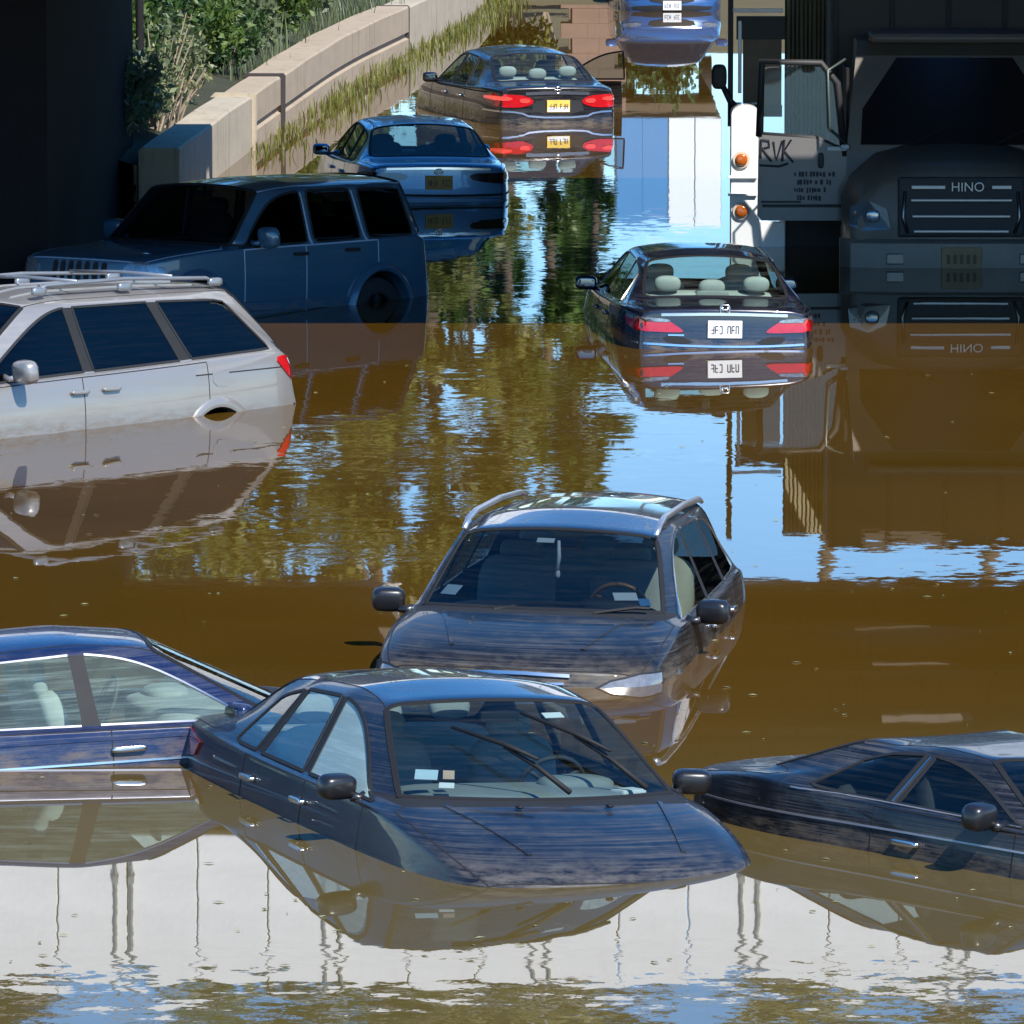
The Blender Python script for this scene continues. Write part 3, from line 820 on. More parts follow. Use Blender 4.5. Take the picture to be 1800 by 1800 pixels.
    def plate(s, y, z, az, mat, parent=None, tilt=0, w=.305, h=.155, glyphs=6, off=.012, bg2=None):
        p, n = s.P(0, y, z, az)
        if p is None: p = Vector((-s.L / 2 if az == 180 else s.L / 2, y, z)); 
        nd = Vector((math.cos(R(az)), 0, 0)); c = p + nd * off
        M = rotz(R(az)) @ roty(R(tilt))
        pl = MB().box(c, (.012, w, h), M, .003).build('license_plate', mat, parent or s.root)
        mb = MB(); rnd = random.Random(int(abs(p.x * 1000)))
        gw = w * .8 / glyphs
        for k in range(glyphs + 1):
            if k == 3: continue
            yy = -w * .36 + w * .72 * k / glyphs; hh = h * .42; th = .008; wd = w * .075
            for t in rnd.sample((0, 1, 2, 3, 4), 3):      # worn strokes, not readable from here
                o_, s_ = [((-wd / 2, 0), (th, hh)), ((wd / 2, 0), (th, hh)), ((0, hh / 2), (wd, th)), ((0, 0), (wd, th)), ((0, -hh / 2), (wd, th))][t]
                mb.box(c + (M @ Vector((.0075, yy + o_[0], o_[1] - h * .03))), (.003, s_[0], s_[1]), M)
        mb.build('plate_characters', ink, pl)['kind'] = 'stuff'
        if bg2 is not None: MB().box(c + (M @ Vector((.0064, 0, -h * .28))), (.0016, w * .94, h * .36), M).build('plate_lower_band', bg2, pl)
        return pl
    def seats(s, mat, dash=dash_m, wheel_side=1, front=2.35, rear=3.25, hr=1.17, wheel_m=None, z=.55):
        x = lambda v: s.L / 2 - v
        for yy in (.36, -.36):
            mb = MB(); mb.blob((x(front + .22), yy, z + .28), (.16, .50, .66), .5, roty(R(-14))); mb.blob((x(front - .1), yy, z), (.52, .50, .16), .5)
            st = mb.build('front_seat', mat, s.root, True)
            MB().blob((x(front + .33), yy, hr), (.11, .25, .16), .7, roty(R(-10))).build('headrest', mat, st, True)
        mb = MB(); mb.blob((x(rear + .28), 0, z + .26), (.16, 1.30, .60), .35, roty(R(-16))); mb.blob((x(rear - .08), 0, z), (.5, 1.3, .16), .4)
        st = mb.build('rear_seat', mat, s.root, True)
        for yy in (.40, 0, -.40):
            MB().blob((x(rear + .42), yy, hr - .02 - (.03 if yy == 0 else 0)), (.10, .24, .15), .75, roty(R(-12))).build('headrest', mat, st, True)
        a = s.sp['s0'][4]; zc = s.sp['z0'][4]
        mb = MB(); mb.blob((x(a + .22), 0, zc - .06), (.62, 1.36, .24), .35); mb.blob((x(a + .30), .36, zc + .05), (.26, .42, .12), .7)
        mb.build('dashboard', dash, s.root, True)
        w = MB(); c = Vector((x(a + .66), .36 * wheel_side, zc + .0)); M = Matrix.Translation(c) @ roty(R(-66))
        w.tube([M @ Vector((.185 * math.cos(t * math.pi / 12), .185 * math.sin(t * math.pi / 12), 0)) for t in range(25)], .015, 8, False)
        w.blob(c, (.13, .13, .05), .7, roty(R(-66))); 
        for t in (0, 2.2, -2.2): w.tube([c, M @ Vector((.18 * math.cos(t + math.pi), .18 * math.sin(t + math.pi), 0))], .014, 6)
        w.build('steering_wheel', wheel_m or dash_m, s.root, True)
        MB().box((x(s.sp['s0'][5] - .06), 0, s.sp['z5'][5] - .09), (.03, .22, .06), None, .012).build('rear_view_mirror', rubber, s.root)
def wheel_at(parent, c, r, w, sg, rm=None):
    prof = [(r * .62, -.5), (r * .9, -.5), (r * .985, -.40), (r, -.2), (r, .2), (r * .985, .40), (r * .9, .5), (r * .62, .5)]
    v = []; f = []; n = 40; m = len(prof)
    for k in range(n):
        a = 2 * math.pi * k / n
        for rr, yy in prof: v.append((c[0] + rr * math.cos(a), c[1] + yy * w, c[2] + rr * math.sin(a)))
    for k in range(n):
        for j in range(m - 1): f.append((k * m + j, k * m + j + 1, ((k + 1) % n) * m + j + 1, ((k + 1) % n) * m + j))
    we = empty('wheel', c, (0, 0, 0), parent)
    v = [(p[0] - c[0], p[1] - c[1], p[2] - c[2]) for p in v]
    autosmooth(pyobj('tyre', v, f, tyre_m, we), 40)
    mb = MB()
    for k in range(5):
        a = 2 * math.pi * k / 5 + .3
        mb.loft([[Vector((math.cos(a + d) * rr, sg * w * yy, math.sin(a + d) * rr)) for d, yy in ((-q, .40), (q, .40), (q, .30), (-q, .30))] for rr, q in ((r * .12, .55), (r * .4, .2), (r * .64, .16))])
    mb.tube([(0, sg * w * .15, 0), (0, sg * w * .42, 0)], r * .16, 16)
    mb.tube([(r * .63 * math.cos(t * math.pi / 20), sg * w * .38, r * .63 * math.sin(t * math.pi / 20)) for t in range(41)], .02, 8, False)
    mb.tube([(0, 0, 0), (0, sg * w * .1, 0)], r * .62, 24)
    autosmooth(mb.build('rim', rm or rim_m, we), 40)
# ------------------------------------------------------------------ the cars
import copy
def scaled(sp, k):
    def m(v):
        if isinstance(v, dict): return {a: m(b) for a, b in v.items()}
        if isinstance(v, (list, tuple)): return type(v)(m(x) for x in v)
        return v * k
    return {a: (b if a == 'hw' else m(b)) for a, b in sp.items()}
def vary(sp, **kw):
    q = copy.deepcopy(sp)
    for k, v in kw.items():
        if isinstance(v, dict) and k != 'r3':
            for i, x in v.items(): q[k][i] = x
        elif k == 'r3': q['r3'].update(v)
        else: q[k] = v
    return q
g_clear = glass('glass_clear', (.74, .84, .80), 1.0, .22)
g_tint = glass('glass_tinted', (.30, .36, .40), 1.0, .03)
g_dark = glass('glass_privacy', (.035, .038, .04), 1.0, .015)
g_mid = glass('glass_mid', (.56, .66, .67), 1.0, .08)
g_fog = glass('glass_fogged', (.7, .8, .78), .6, .3, .55, (.42, .55, .50))
g_teal_light = glass('glass_teal_light', (.74, .84, .80), 1.0, .30, .10, (.34, .45, .41))  # teal film colour stands in for light seen in the navy car's windows
mir = plain('mirror_cap_black', (.010, .010, .012), .35, coat=.25)
FLOOD = 'cars stranded in the flood'
def both(pts): return [pts, [(-a, b) for a, b in pts][::-1]]
def emblem(car, az, y, z, kind, r=.045):
    p, n = car.P(0, y, z, az)
    if p is None: return
    nd = Vector((math.cos(R(az)), 0, 0)); c = p + nd * .012; mb = MB()
    if kind == 'ring':
        mb.tube([c + Vector((0, r * math.cos(t * math.pi / 12), r * math.sin(t * math.pi / 12))) for t in range(25)], .008, 6, False); mb.box(c, (.012, r * 2.6, .02), None, .004)
    elif kind == 'H':
        for sy in (-1, 1): mb.tube([c + Vector((0, sy * r * .55, -r * .9)), c + Vector((0, sy * r * .75, r * .9))], .009, 6)
        mb.box(c, (.012, r * 1.2, .016), None, .003)
        mb.tube([c + Vector((0, r * 1.15 * (abs(math.cos(t)) ** .4) * math.copysign(1, math.cos(t)), r * 1.2 * (abs(math.sin(t)) ** .4) * math.copysign(1, math.sin(t)))) for t in [k * math.pi / 14 for k in range(29)]], .006, 6, False)
    else:
        mb.tube([c + Vector((0, r * 1.3 * math.cos(t * math.pi / 12), r * .85 * math.sin(t * math.pi / 12))) for t in range(25)], .008, 6, False)
        mb.tube([c + Vector((0, r * .5 * math.cos(t * math.pi / 12), r * .8 * math.sin(t * math.pi / 12))) for t in range(25)], .006, 6, False); mb.tube([c + Vector((0, r * 1.1 * math.cos(t * math.pi / 12), r * .3 + r * .4 * math.sin(t * math.pi / 12))) for t in range(25)], .006, 6, False)
    mb.build('emblem', chrome, car.root, True)

# --- black sedan in front of the truck, seen from behind
p = paint('paint_black_blue', (.008, .010, .022), .15, .20, (.15, .14, .14), tide=.70, coat=1.0)
A = Car('sedan', vary(SEDAN, r3=dict(rh=(3.40, .57, 1.36), c=(4.03, .665, 1.075))), (1.66, 67.3, 95.0, .69, 0, 1.0), p,
        'blue black sedan seen from behind, white plate, in front of the grey truck', 'car', FLOOD, dict(quarter=True), g_clear, chrome, g_mid)
A.seats(seat_grey, hr=1.19)
for t in both([(-.83, .965), (-.70, .96), (-.52, .95), (-.355, .845), (-.40, .83), (-.60, .835), (-.82, .84)]): 
    l = A.decal('tail_light', t, 180, red_lens, .012, 1)
for t in both([(-.82, .965), (-.70, .96), (-.50, .95), (-.47, .92), (-.66, .925), (-.82, .93)]): A.decal('reversing_light', t, 180, clear_lens, .018, 1)
A.line('chrome_strip', [(-.56, .985), (0, 1.0), (.56, .985)], 180, chrome, .03, .012)
A.decal('plate_recess', [(-.42, .90), (.42, .90), (.30, .75), (-.30, .75)], 180, p, .001, 1)
A.plate(0, .865, 180, plate_w, off=.02)
for t in both([(-.56, .80), (-.38, .80), (-.26, .735), (-.50, .735)]): A.decal('bumper_insert', t, 180, dark_trim, .006, 1)
A.line('bumper_chrome', [(-.80, .735), (-.3, .712), (.3, .712), (.80, .735)], 180, chrome, .022, .008)
emblem(A, 180, 0, 1.035, 'H', .036)
A.decal('model_badge', [(-.50, .815), (-.36, .815), (-.36, .80), (-.50, .80)], 180, chrome, .012, 0)
A.mirror(1, p); A.mirror(-1, p)
for sd, S in ((1, 'L'), (-1, 'R')):
    A.handle(2.32, .84, sd, p, A.part['fdoor' + S]); A.handle(3.12, .86, sd, p, A.part['rdoor' + S])
MB().box((A.L / 2 - 3.98, 0, 1.03), (.10, 1.16, .03), None, .01).build('parcel_shelf', paper, A.root)
MB().blob((A.L / 2 - 3.90, .02, 1.09), (.05, .30, .09), .4).build('high_brake_light', dash_grey, A.root)
MB().box((A.L / 2 - 2.02, -.34, 1.335), (.02, .34, .11), None, .01).build('sun_visor', seat_grey, A.root)
for t in both([(-.86, .80), (-.58, .80), (-.58, .77), (-.86, .77)]): A.line('bumper_line', [(t[0][0], .78), (t[1][0], .775)], 180, seam_m, .006, .001)

# --- black sedan far back with its brake lamps lit and a door open
p = paint('paint_black', (.008, .008, .010), .1, .30, (.15, .13, .11), tide=.56, coat=.7)
B = Car('sedan', vary(SEDAN, z5={6: 1.475, 7: 1.478, 8: 1.47}, r3=dict(rh=(3.42, .57, 1.37), c=(4.10, .67, 1.07))), (.0, 97.2, 104.5, .57, 0, .6), p,
        'black sedan with brake lamps lit, yellow plate and a door standing open', 'car', FLOOD, dict(open_door=58), g_clear, dark_trim, g_mid)
B.seats(seat_grey, hr=1.20)
for t in both([(-.84, .955), (-.66, .95), (-.40, .93), (-.30, .85), (-.42, .79), (-.62, .775), (-.83, .80)]): B.decal('tail_light', t, 180, red_lens, .012, 1)
for t in both([(-.84, .925), (-.60, .915), (-.60, .865), (-.84, .87)]) + both([(-.50, .90), (-.36, .89), (-.38, .835), (-.50, .84)]): B.decal('brake_light', t, 180, red_lit, .02, 1)
B.line('chrome_strip', [(-.42, .955), (0, .97), (.42, .955)], 180, chrome, .045, .012)
B.decal('plate_recess', [(-.30, .89), (.30, .89), (.36, .70), (-.36, .70)], 180, dark_trim, .002, 1)
B.plate(0, .80, 180, plate_y, off=.02, bg2=paper)
B.line('bumper_chrome', [(-.86, .735), (-.50, .72), (-.36, .655), (.36, .655), (.50, .72), (.86, .735)], 180, chrome, .026, .008, rnd=1)
emblem(B, 180, 0, 1.005, 'ring', .04)
B.mirror(1, p)
for k in (1, 0):
    B.handle(2.32 if k else 3.12, .85, 1, chrome, B.part['fdoorL' if k else 'rdoorL'])
B.line('side_trim', [(B.us(2.0, 1), .93), (B.us(4.3, 1), .96)], 90, dark_trim, .02, .006)
MB().box((B.L / 2 - 4.02, 0, 1.04), (.10, 1.1, .03), None, .01).build('parcel_shelf', dash_grey, B.root)

# --- silver blue sedan in the bridge shade, seen from behind
p = paint('paint_silver_blue', (.10, .26, .46), .35, .12, (.2, .2, .2), rough=.28, tide=.62)
Cc = Car('sedan', vary(SEDAN, r3=dict(rh=(3.38, .585, 1.36), c=(4.02, .70, 1.07))), (-1.17, 84.2, 98.6, .63, 0, .8), p,
         'silver blue sedan in the bridge shade behind the square off-road wagon', 'car', FLOOD, {}, g_mid, dark_trim, g_mid)
Cc.seats(seat_dark, hr=1.17)
for t in both([(-.84, .955), (-.62, .95), (-.36, .945), (-.34, .88), (-.50, .845), (-.83, .825)]): Cc.decal('tail_light', t, 180, lamp_dark, .012, 1)
Cc.line('chrome_strip', [(-.58, .99), (0, 1.005), (.58, .99)], 180, chrome, .03, .012)
Cc.decal('plate_recess', [(-.32, .93), (.32, .93), (.26, .76), (-.26, .76)], 180, p, .002, 1)
Cc.plate(0, .845, 180, plate_o, off=.02)
Cc.line('bumper_fold', [(-.85, .72), (-.4, .70), (.4, .70), (.85, .72)], 180, dark_trim, .03, .004)
emblem(Cc, 180, 0, .965, 'oval', .035)
Cc.mirror(1, p); Cc.mirror(-1, p)
Cc.handle(2.32, .85, 1, p, Cc.part['fdoorL']); Cc.handle(3.12, .86, 1, p, Cc.part['rdoorL'])
MB().box((Cc.L / 2 - 3.98, 0, 1.03), (.10, 1.16, .03), None, .01).build('parcel_shelf', dash_grey, Cc.root)

# --- blue car at the top edge, facing the camera
p = paint('paint_bright_blue', (.03, .09, .23), .3, .15, rough=.2)
D = Car('sedan', vary(SEDAN, front=[(.04, -.06), (.10, .50), (.10, .36), (.02, .2)]), (2.58, 125.6, -88.0, .40, 0, 0), p,
        'bright blue car at the top edge facing us, white front plate', 'car', FLOOD, {}, g_tint, dark_trim, g_tint)
D.decal('grille', [(-.42, .66), (.42, .66), (.34, .53), (-.34, .53)], 0, dark_trim, .006, 1)
for t in both([(-.80, .68), (-.52, .65), (-.50, .58), (-.78, .60)]): D.decal('headlight', t, 0, clear_lens, .012, 1)
D.line('grille_chrome', [(-.5, .67), (0, .655), (.5, .67)], 0, chrome, .03, .01)
D.decal('lower_intake', [(-.70, .50), (.70, .50), (.62, .40), (-.62, .40)], 0, dark_trim, .006, 1)
D.plate(0, .50, 0, plate_w, off=.02); D.mirror(1, p); D.mirror(-1, p)

# --- silver minivan on the left
p = paint('paint_silver', (.275, .265, .255), .45, .30, (.26, .23, .19), streak=26, rough=.34, tide=.66)
E = Car('minivan', VAN, (-4.06, 59.1, 229.0, .66, 1.6, 1.2), p, 'silver minivan on the left edge with roof rails and dark rear windows', 'minivan', FLOOD,
        dict(hatch=True, arches=[(.95, .36, .385), (3.98, .36, .385)], wcrease=.95, vcrease=.6), g_dark, dark_trim, g_dark)
E.arch_todo = [(a[0], a[1], a[2], .28, .012, p, True, (1, -1)) for a in E.arch_todo]; E.finish_arches()
for sd, S in ((1, 'L'), (-1, 'R')):
    E.handle(2.36, .93, sd, p, E.part['fdoor' + S]); E.handle(2.72, .94, sd, p, E.part['rdoor' + S])
    E.mirror(sd, p, (.14, .26, .19), (1.66, 1.08, 1.13))
    E.decal('tail_light', [(E.us(4.70, sd), 1.10), (E.us(4.86, sd), 1.12), (E.us(4.98, sd), 1.02), (E.us(5.0, sd), .92), (E.us(4.94, sd), .90), (E.us(4.82, sd), .98)], 90 * sd, red_lens, .014, 1)
    E.decal('fuel_door' if sd > 0 else 'charge_door', [(E.us(3.92, sd), 1.06), (E.us(4.12, sd), 1.06), (E.us(4.12, sd), .90), (E.us(3.92, sd), .90)], 90 * sd, p, .004, 1) if sd > 0 else None
    E.line('sliding_door_track', [(E.us(3.72, sd), 1.0), (E.us(4.8, sd), 1.02)], 90 * sd, seam_m, .012, .001)
    E.line('side_molding', [(E.us(1.4, sd), .60), (E.us(3.5, sd), .60)], 90 * sd, p, .06, .008)
    x = lambda v: E.L / 2 - v
    y0 = .58 * sd
    rr = MB().tube([(x(2.25), y0, 1.705), (x(2.40), y0, 1.765), (x(3.3), y0, 1.785), (x(4.25), y0, 1.755), (x(4.42), y0, 1.695)], .016, 8)
    for v in (2.32, 3.3, 4.36): rr.blob((x(v), y0, 1.72), (.16, .05, .07), .6)
    rr.build('roof_rail', plain('rail_grey', (.30, .31, .32), .35, .7), E.root, True)
for v in (2.75, 3.85): MB().tube([(E.L / 2 - v, .58, 1.785), (E.L / 2 - v, 0, 1.80), (E.L / 2 - v, -.58, 1.785)], .014, 8).build('roof_crossbar', plain('rail_grey', (.30, .31, .32), .35, .7), E.root, True)
E.seats(seat_dark, front=2.15, rear=3.1, hr=1.42, z=.80)
for k in range(4): E.line('roof_groove', [(E.L / 2 - 2.2, -.36 + .24 * k), (E.L / 2 - 4.3, -.36 + .24 * k)], 0, p, .03, .010, top=True)

# --- dark blue square off-road wagon in the shade
p = paint('paint_steel_blue', (.030, .095, .155), .1, .2, (.17, .17, .16), rough=.3, tide=.50)
JS = scaled(JEEP, .96)
J = Car('off_road_wagon', JS, (-2.71, 69.2, 231.0, .48, 2.2, .6), p, 'dark blue square off-road wagon in the bridge shade behind the silver minivan', 'car', FLOOD,
        dict(hatch=True, rim=dark_trim, paintpillar=True, wcrease=1.0, vcrease=.8, shoulder=.5, arches=[(.82, .40, .42), (3.40, .40, .42)], seamw=.014, seam_m=plain('edge_light_paint', (.30, .40, .50), .4)), g_tint, dark_trim, g_dark)  # pale gap colour paints the light caught on the door edges
J.arch_todo = [(a[0], a[1], a[2], .30, .06, p, True, (1, -1)) for a in J.arch_todo]; J.finish_arches()
for sd, S in ((1, 'L'), (-1, 'R')):
    J.handle(2.24, 1.0, sd, dark_trim, J.part['fdoor' + S]); J.handle(2.98, 1.02, sd, dark_trim, J.part['rdoor' + S])
    J.mirror(sd, p, (.14, .24, .20))
    J.line('sill_molding', [(J.us(1.25, sd), .53), (J.us(2.96, sd), .53)], 90 * sd, p, .09, .02, rnd=0)
    J.line('b_pillar_edge', [(J.us(2.43, sd), 1.09), (J.us(2.39, sd), 1.56)], 90 * sd, plain('edge_light_paint', (.30, .40, .50), .4), .02, .006, rnd=0)  # pale strips here paint lit pillar edges
    J.line('c_pillar_edge', [(J.us(3.22, sd), 1.1), (J.us(3.13, sd), 1.57)], 90 * sd, plain('edge_light_paint', (.30, .40, .50), .4), .02, .006, rnd=0)
J.seats(seat_dark, front=2.1, rear=2.95, hr=1.40, z=.75)
for t in both([(-.80, .96), (-.52, .96), (-.52, .76), (-.80, .76)]): J.decal('headlight', t, 0, clear_lens, .012, 1)
for k in range(7): J.decal('grille_slot', [(-.30 + .1 * k - .03, .98), (-.30 + .1 * k + .03, .98), (-.30 + .1 * k + .03, .76), (-.30 + .1 * k - .03, .76)], 0, dark_trim, .005, 1)
x = lambda v: J.L / 2 - v

# --- black wagon facing us in the middle
p = paint('paint_black_silt', (.006, .007, .010), .0, .40, (.14, .14, .14), streak=95, tide=.82, coat=.42, rough=.32)
pr = paint('paint_black_roof', (.006, .008, .016), .1, .15, (.15, .14, .14), coat=1.0)
S_ = Car('crossover_wagon', vary(SUV, w0={0: .79, 1: .86, 2: .89}, z5={5: 1.575, 6: 1.65, 7: 1.655, 8: 1.665, 9: 1.665, 10: 1.625}, r3=dict(a=(1.34, .755, 1.12), h=(1.98, .615, 1.538))), (.34, 46.2, -99.4, .85, 2.0, -1.0), p, 'black crossover wagon facing us in the middle, silver roof rails, silt on its hood', 'car', FLOOD,
         dict(hatch=True, arches=[(.92, .36, .40), (3.66, .36, .40)], matover=dict(roof=pr)), g_tint, chrome, g_mid)
S_.arch_todo = [(a[0], a[1], a[2], .30, .012, p, True, (1, -1)) for a in S_.arch_todo]; S_.finish_arches()
S_.seats(seat_tan, dash=dash_m, front=2.25, rear=3.15, hr=1.36, wheel_m=wood_rim, z=.74)
x = lambda v: S_.L / 2 - v
for sd, S in ((1, 'L'), (-1, 'R')):
    rr = MB().tube([(x(1.92), .605 * sd, 1.55), (x(2.06), .605 * sd, 1.60), (x(2.3), .60 * sd, 1.63), (x(3.2), .595 * sd, 1.638), (x(3.95), .585 * sd, 1.615), (x(4.15), .58 * sd, 1.58)], [.016, .020, .021, .021, .020, .014], 10)
    rr.build('roof_rail', plain('rail_silver', (.62, .63, .64), .28, .85), S_.root, True)
    S_.mirror(sd, mir, (.13, .21, .15), (1.60, 1.02, 1.12))
    S_.handle(2.38, .96, sd, chrome, S_.part['fdoor' + S]); S_.handle(3.22, .98, sd, chrome, S_.part['rdoor' + S])
    S_.line('door_molding', [(S_.us(1.5, sd), .72), (S_.us(3.35, sd), .74)], 90 * sd, p, .05, .01, rnd=0)
hl_glass = plain('headlamp_glass', (.20, .20, .205), .2, .4, coat=1.0, var=.7, scale=18)
for t in both([(-.86, .86), (-.76, .855), (-.60, .82), (-.43, .725), (-.47, .70), (-.66, .705), (-.84, .745), (-.87, .80)]):
    hb = S_.decal('headlight', t, 0, hl_glass, .014, 0)
    S_.line('headlight_rim', [(a, b) for a, b in t] + [t[0]], 0, dark_trim, .014, .016, hb, rnd=0)
S_.decal('grille', [(-.36, .82), (.36, .82), (.30, .62), (-.30, .62)], 0, dark_trim, .006, 1)
for k in range(4): S_.line('grille_bar', [(-.33 + .01 * k, .80 - .05 * k), (.33 - .01 * k, .80 - .05 * k)], 0, chrome, .016, .012, rnd=0)
S_.line('grille_surround', [(-.36, .845), (0, .86), (.36, .845)], 0, chrome, .025, .016, rnd=1)
S_.line('hood_crease', [(x(.35), .40), (x(1.1), .58)], 0, p, .03, .008, top=True); S_.line('hood_crease', [(x(.35), -.40), (x(1.1), -.58)], 0, p, .03, .008, top=True)
for yy in (-.28, .34): MB().tube([(x(1.14), yy, 1.13), (x(1.22), yy + .25, 1.165), (x(1.25), yy + .55 * (1 if yy < 0 else .6), 1.16)], .011, 6).build('wiper', rubber, S_.root)
def on_glass(car, name, s, y, size, mat, out=-.012):
    h = car.bvh.ray_cast(Vector((car.L / 2 - s, y, 3)), Vector((0, 0, -1)))
    if h[0] is None: return
    n = h[1]; q = n.to_track_quat('X', 'Z').to_matrix().to_4x4()
    return MB().box(h[0] + n * out, (.004, size[0], size[1]), q, .001).build(name, mat, car.root)
on_glass(S_, 'toll_tag', 1.86, -.08, (.11, .05), paper); on_glass(S_, 'inspection_sticker', 1.44, -.60, (.11, .10), plain('sticker_pale', (.5, .62, .66), .5), -.014)
on_glass(S_, 'registration_sticker', 1.40, .50, (.15, .08), paper, -.014); on_glass(S_, 'blue_sticker', 1.40, .62, (.07, .07), sticker_b, -.016)
MB().box((x(1.52), .20, 1.10), (.30, .34, .012), roty(R(6)), .003).build('paper_sheet', paper, S_.root)
MB().box((x(1.50), .0, 1.10), (.10, .12, .03), rotz(.4), .01).build('pink_parcel', plain('pink_card', (.6, .25, .25), .6), S_.root)
MB().tube([(x(1.88), .0, 1.50), (x(1.87), .005, 1.40), (x(1.87), -.005, 1.31)], [.010, .014, .012], 6).blob((x(1.87), 0, 1.29), (.03, .03, .05), .8).build('hanging_beads', paper, S_.root, True)

# --- black sedan in the foreground, nose under, wipers up
p = paint('paint_black_navy', (.006, .008, .015), .0, .38, (.14, .14, .145), streak=130, tide=.76, coat=.42, rough=.32, mud=(.13, .12, .11))
pr = paint('paint_black_navy_roof', (.006, .009, .020), .1, .15, (.15, .15, .15), coat=1.0)
K = Car('sedan', scaled(vary(SEDAN, s0={3: 1.24, 4: 1.43}, s5={3: 1.02, 4: 1.10}, z5={3: .975, 4: .985}, r3=dict(a=(1.36, .735, .985), h=(2.06, .575, 1.375), rh=(3.42, .575, 1.365))), 1.05),
        (-.29, 39.2, -69.4, .81, 1.4, -2.4), p, 'black sedan in front, nose in the water and both wipers raised', 'car', FLOOD, dict(shoulder=.45, matover=dict(fwinR=g_fog, roof=pr)), g_mid, dark_trim, g_clear)
K.seats(seat_grey, dash=dash_grey, hr=1.25, front=2.5, rear=3.45, z=.6)
x = lambda v: K.L / 2 - v
K.mirror(-1, mir, (.13, .21, .13), (1.74, 1.0, 1.06)); K.mirror(1, mir, (.13, .21, .13), (1.74, 1.0, 1.06))
for sd, S in ((1, 'L'), (-1, 'R')):
    K.handle(2.50, .89, sd, chrome, K.part['fdoor' + S]); K.handle(3.35, .91, sd, chrome, K.part['rdoor' + S])
    K.decal('tail_light', [(K.us(4.74, sd), 1.03), (K.us(4.94, sd), 1.03), (K.us(5.02, sd), .95), (K.us(5.0, sd), .85), (K.us(4.80, sd), .85)], 90 * sd, red_lens, .014, 1)
for t in both([(-.89, 1.03), (-.60, 1.02), (-.48, .91), (-.60, .85), (-.89, .87)]): K.decal('tail_light', t, 180, red_lens, .014, 1)
for t in both([(-.80, .68), (-.50, .66), (-.46, .57), (-.78, .56)]): K.decal('headlight', t, 0, clear_lens, .012, 1)
K.decal('grille', [(-.34, .64), (.34, .64), (.30, .54), (-.30, .54)], 0, dark_trim, .006, 1)
for (a0, b0, a1, b1) in ((1.22, .10, 1.84, -.36), (1.36, .58, 1.94, .04)):
    def gp(s, y, out):
        h = K.bvh.ray_cast(Vector((x(s), y, 3)), Vector((0, 0, -1))); return h[0] + h[1] * out
    a, b = gp(a0, b0, .03), gp(a1, b1, .05); mid = a.lerp(b, .55) + Vector((.02, 0, .05))
    wi = MB().tube([a, a.lerp(mid, .5) + Vector((0, 0, .015)), mid], [.016, .013, .010], 6).build('wiper_arm', rubber, K.root, True)
    d = (b - mid).normalized(); MB().tube([mid - d * .22, mid + Vector((0, 0, .012)), mid + d * .34], [.010, .015, .009], 6).build('wiper_blade', rubber, wi, True)
K.line('hood_crease', [(x(.40), .42), (x(1.2), .60)], 0, p, .03, .008, top=True); K.line('hood_crease', [(x(.40), -.42), (x(1.2), -.60)], 0, p, .03, .008, top=True)
for yy in (-.25, .25): MB().blob((x(1.02), yy, 1.03), (.05, .04, .02), .8).build('washer_nozzle', rubber, K.root, True)
on_glass(K, 'inspection_sticker', 1.56, -.57, (.12, .09), plain('sticker_pale', (.5, .62, .66), .5), -.014); on_glass(K, 'orange_sticker', 1.52, -.46, (.06, .08), plain('sticker_peach', (.62, .40, .28), .5), -.014)
on_glass(K, 'paper_slip', 1.44, -.50, (.08, .05), paper, -.014); on_glass(K, 'toll_tag', 2.0, .30, (.12, .05), paper)
MB().box((x(1.52), .55, 1.03), (.12, .16, .05), rotz(.3), .015).build('paper_bundle', paper, K.root)
MB().box((x(4.2), 0, 1.08), (.10, 1.2, .03), None, .01).build('parcel_shelf', dash_grey, K.root)

# --- navy sedan on the left edge, behind the foreground one
p = paint('paint_navy', (.008, .016, .060), .2, .35, (.17, .17, .18), streak=60, tide=.80, coat=.7)
V_ = Car('sedan', SEDAN, (-2.46, 41.7, 14.2, .79, 2.0, -2.0), p, 'navy blue sedan with chrome window trim on the left edge behind the foreground sedan', 'car', FLOOD,
         dict(shoulder=.5), g_clear, chrome, g_teal_light)
V_.seats(seat_grey, dash=dash_grey, hr=1.18)
V_.mirror(1, p); V_.mirror(-1, p)
for sd, S in ((1, 'L'), (-1, 'R')):
    V_.handle(2.27, .845, sd, chrome, V_.part['fdoor' + S]); V_.handle(3.10, .86, sd, chrome, V_.part['rdoor' + S])
    V_.line('side_molding', [(V_.us(1.2, sd), .775), (V_.us(4.4, sd), .785)], 90 * sd, chrome, .014, .008, rnd=0)
    V_.line('shoulder_line', [(V_.us(1.0, sd), .90), (V_.us(4.4, sd), .93)], 90 * sd, p, .03, .006, rnd=0)

# --- black coupe on the right edge
p = paint('paint_black_coupe', (.006, .007, .010), .0, .48, (.13, .13, .135), streak=120, tide=.70, coat=.40, rough=.32)
pr = paint('paint_black_coupe_roof', (.006, .008, .016), .1, .25, (.09, .09, .10), coat=.35)
Q = Car('coupe', scaled(vary(COUPE, z5={5: 1.285, 6: 1.318, 7: 1.32, 8: 1.312, 9: 1.308, 10: 1.295}, s0={9: 3.16, 10: 3.38}, s2={5: 2.95, 6: 3.12}), .92), (2.75, 38.15, -50.5, .70, .6, -2.6), p, 'black coupe low in the water on the right edge, tail towards the middle', 'car', FLOOD,
        dict(coupe=True, shoulder=.5, matover=dict(roof=pr)), g_mid, dark_trim, g_mid)
Q.seats(seat_dark, front=2.2, rear=2.75, hr=1.02, z=.5)
Q.mirror(-1, mir, (.13, .21, .14), (1.66, .93, .955)); Q.mirror(1, mir, (.13, .21, .14), (1.66, .93, .955))
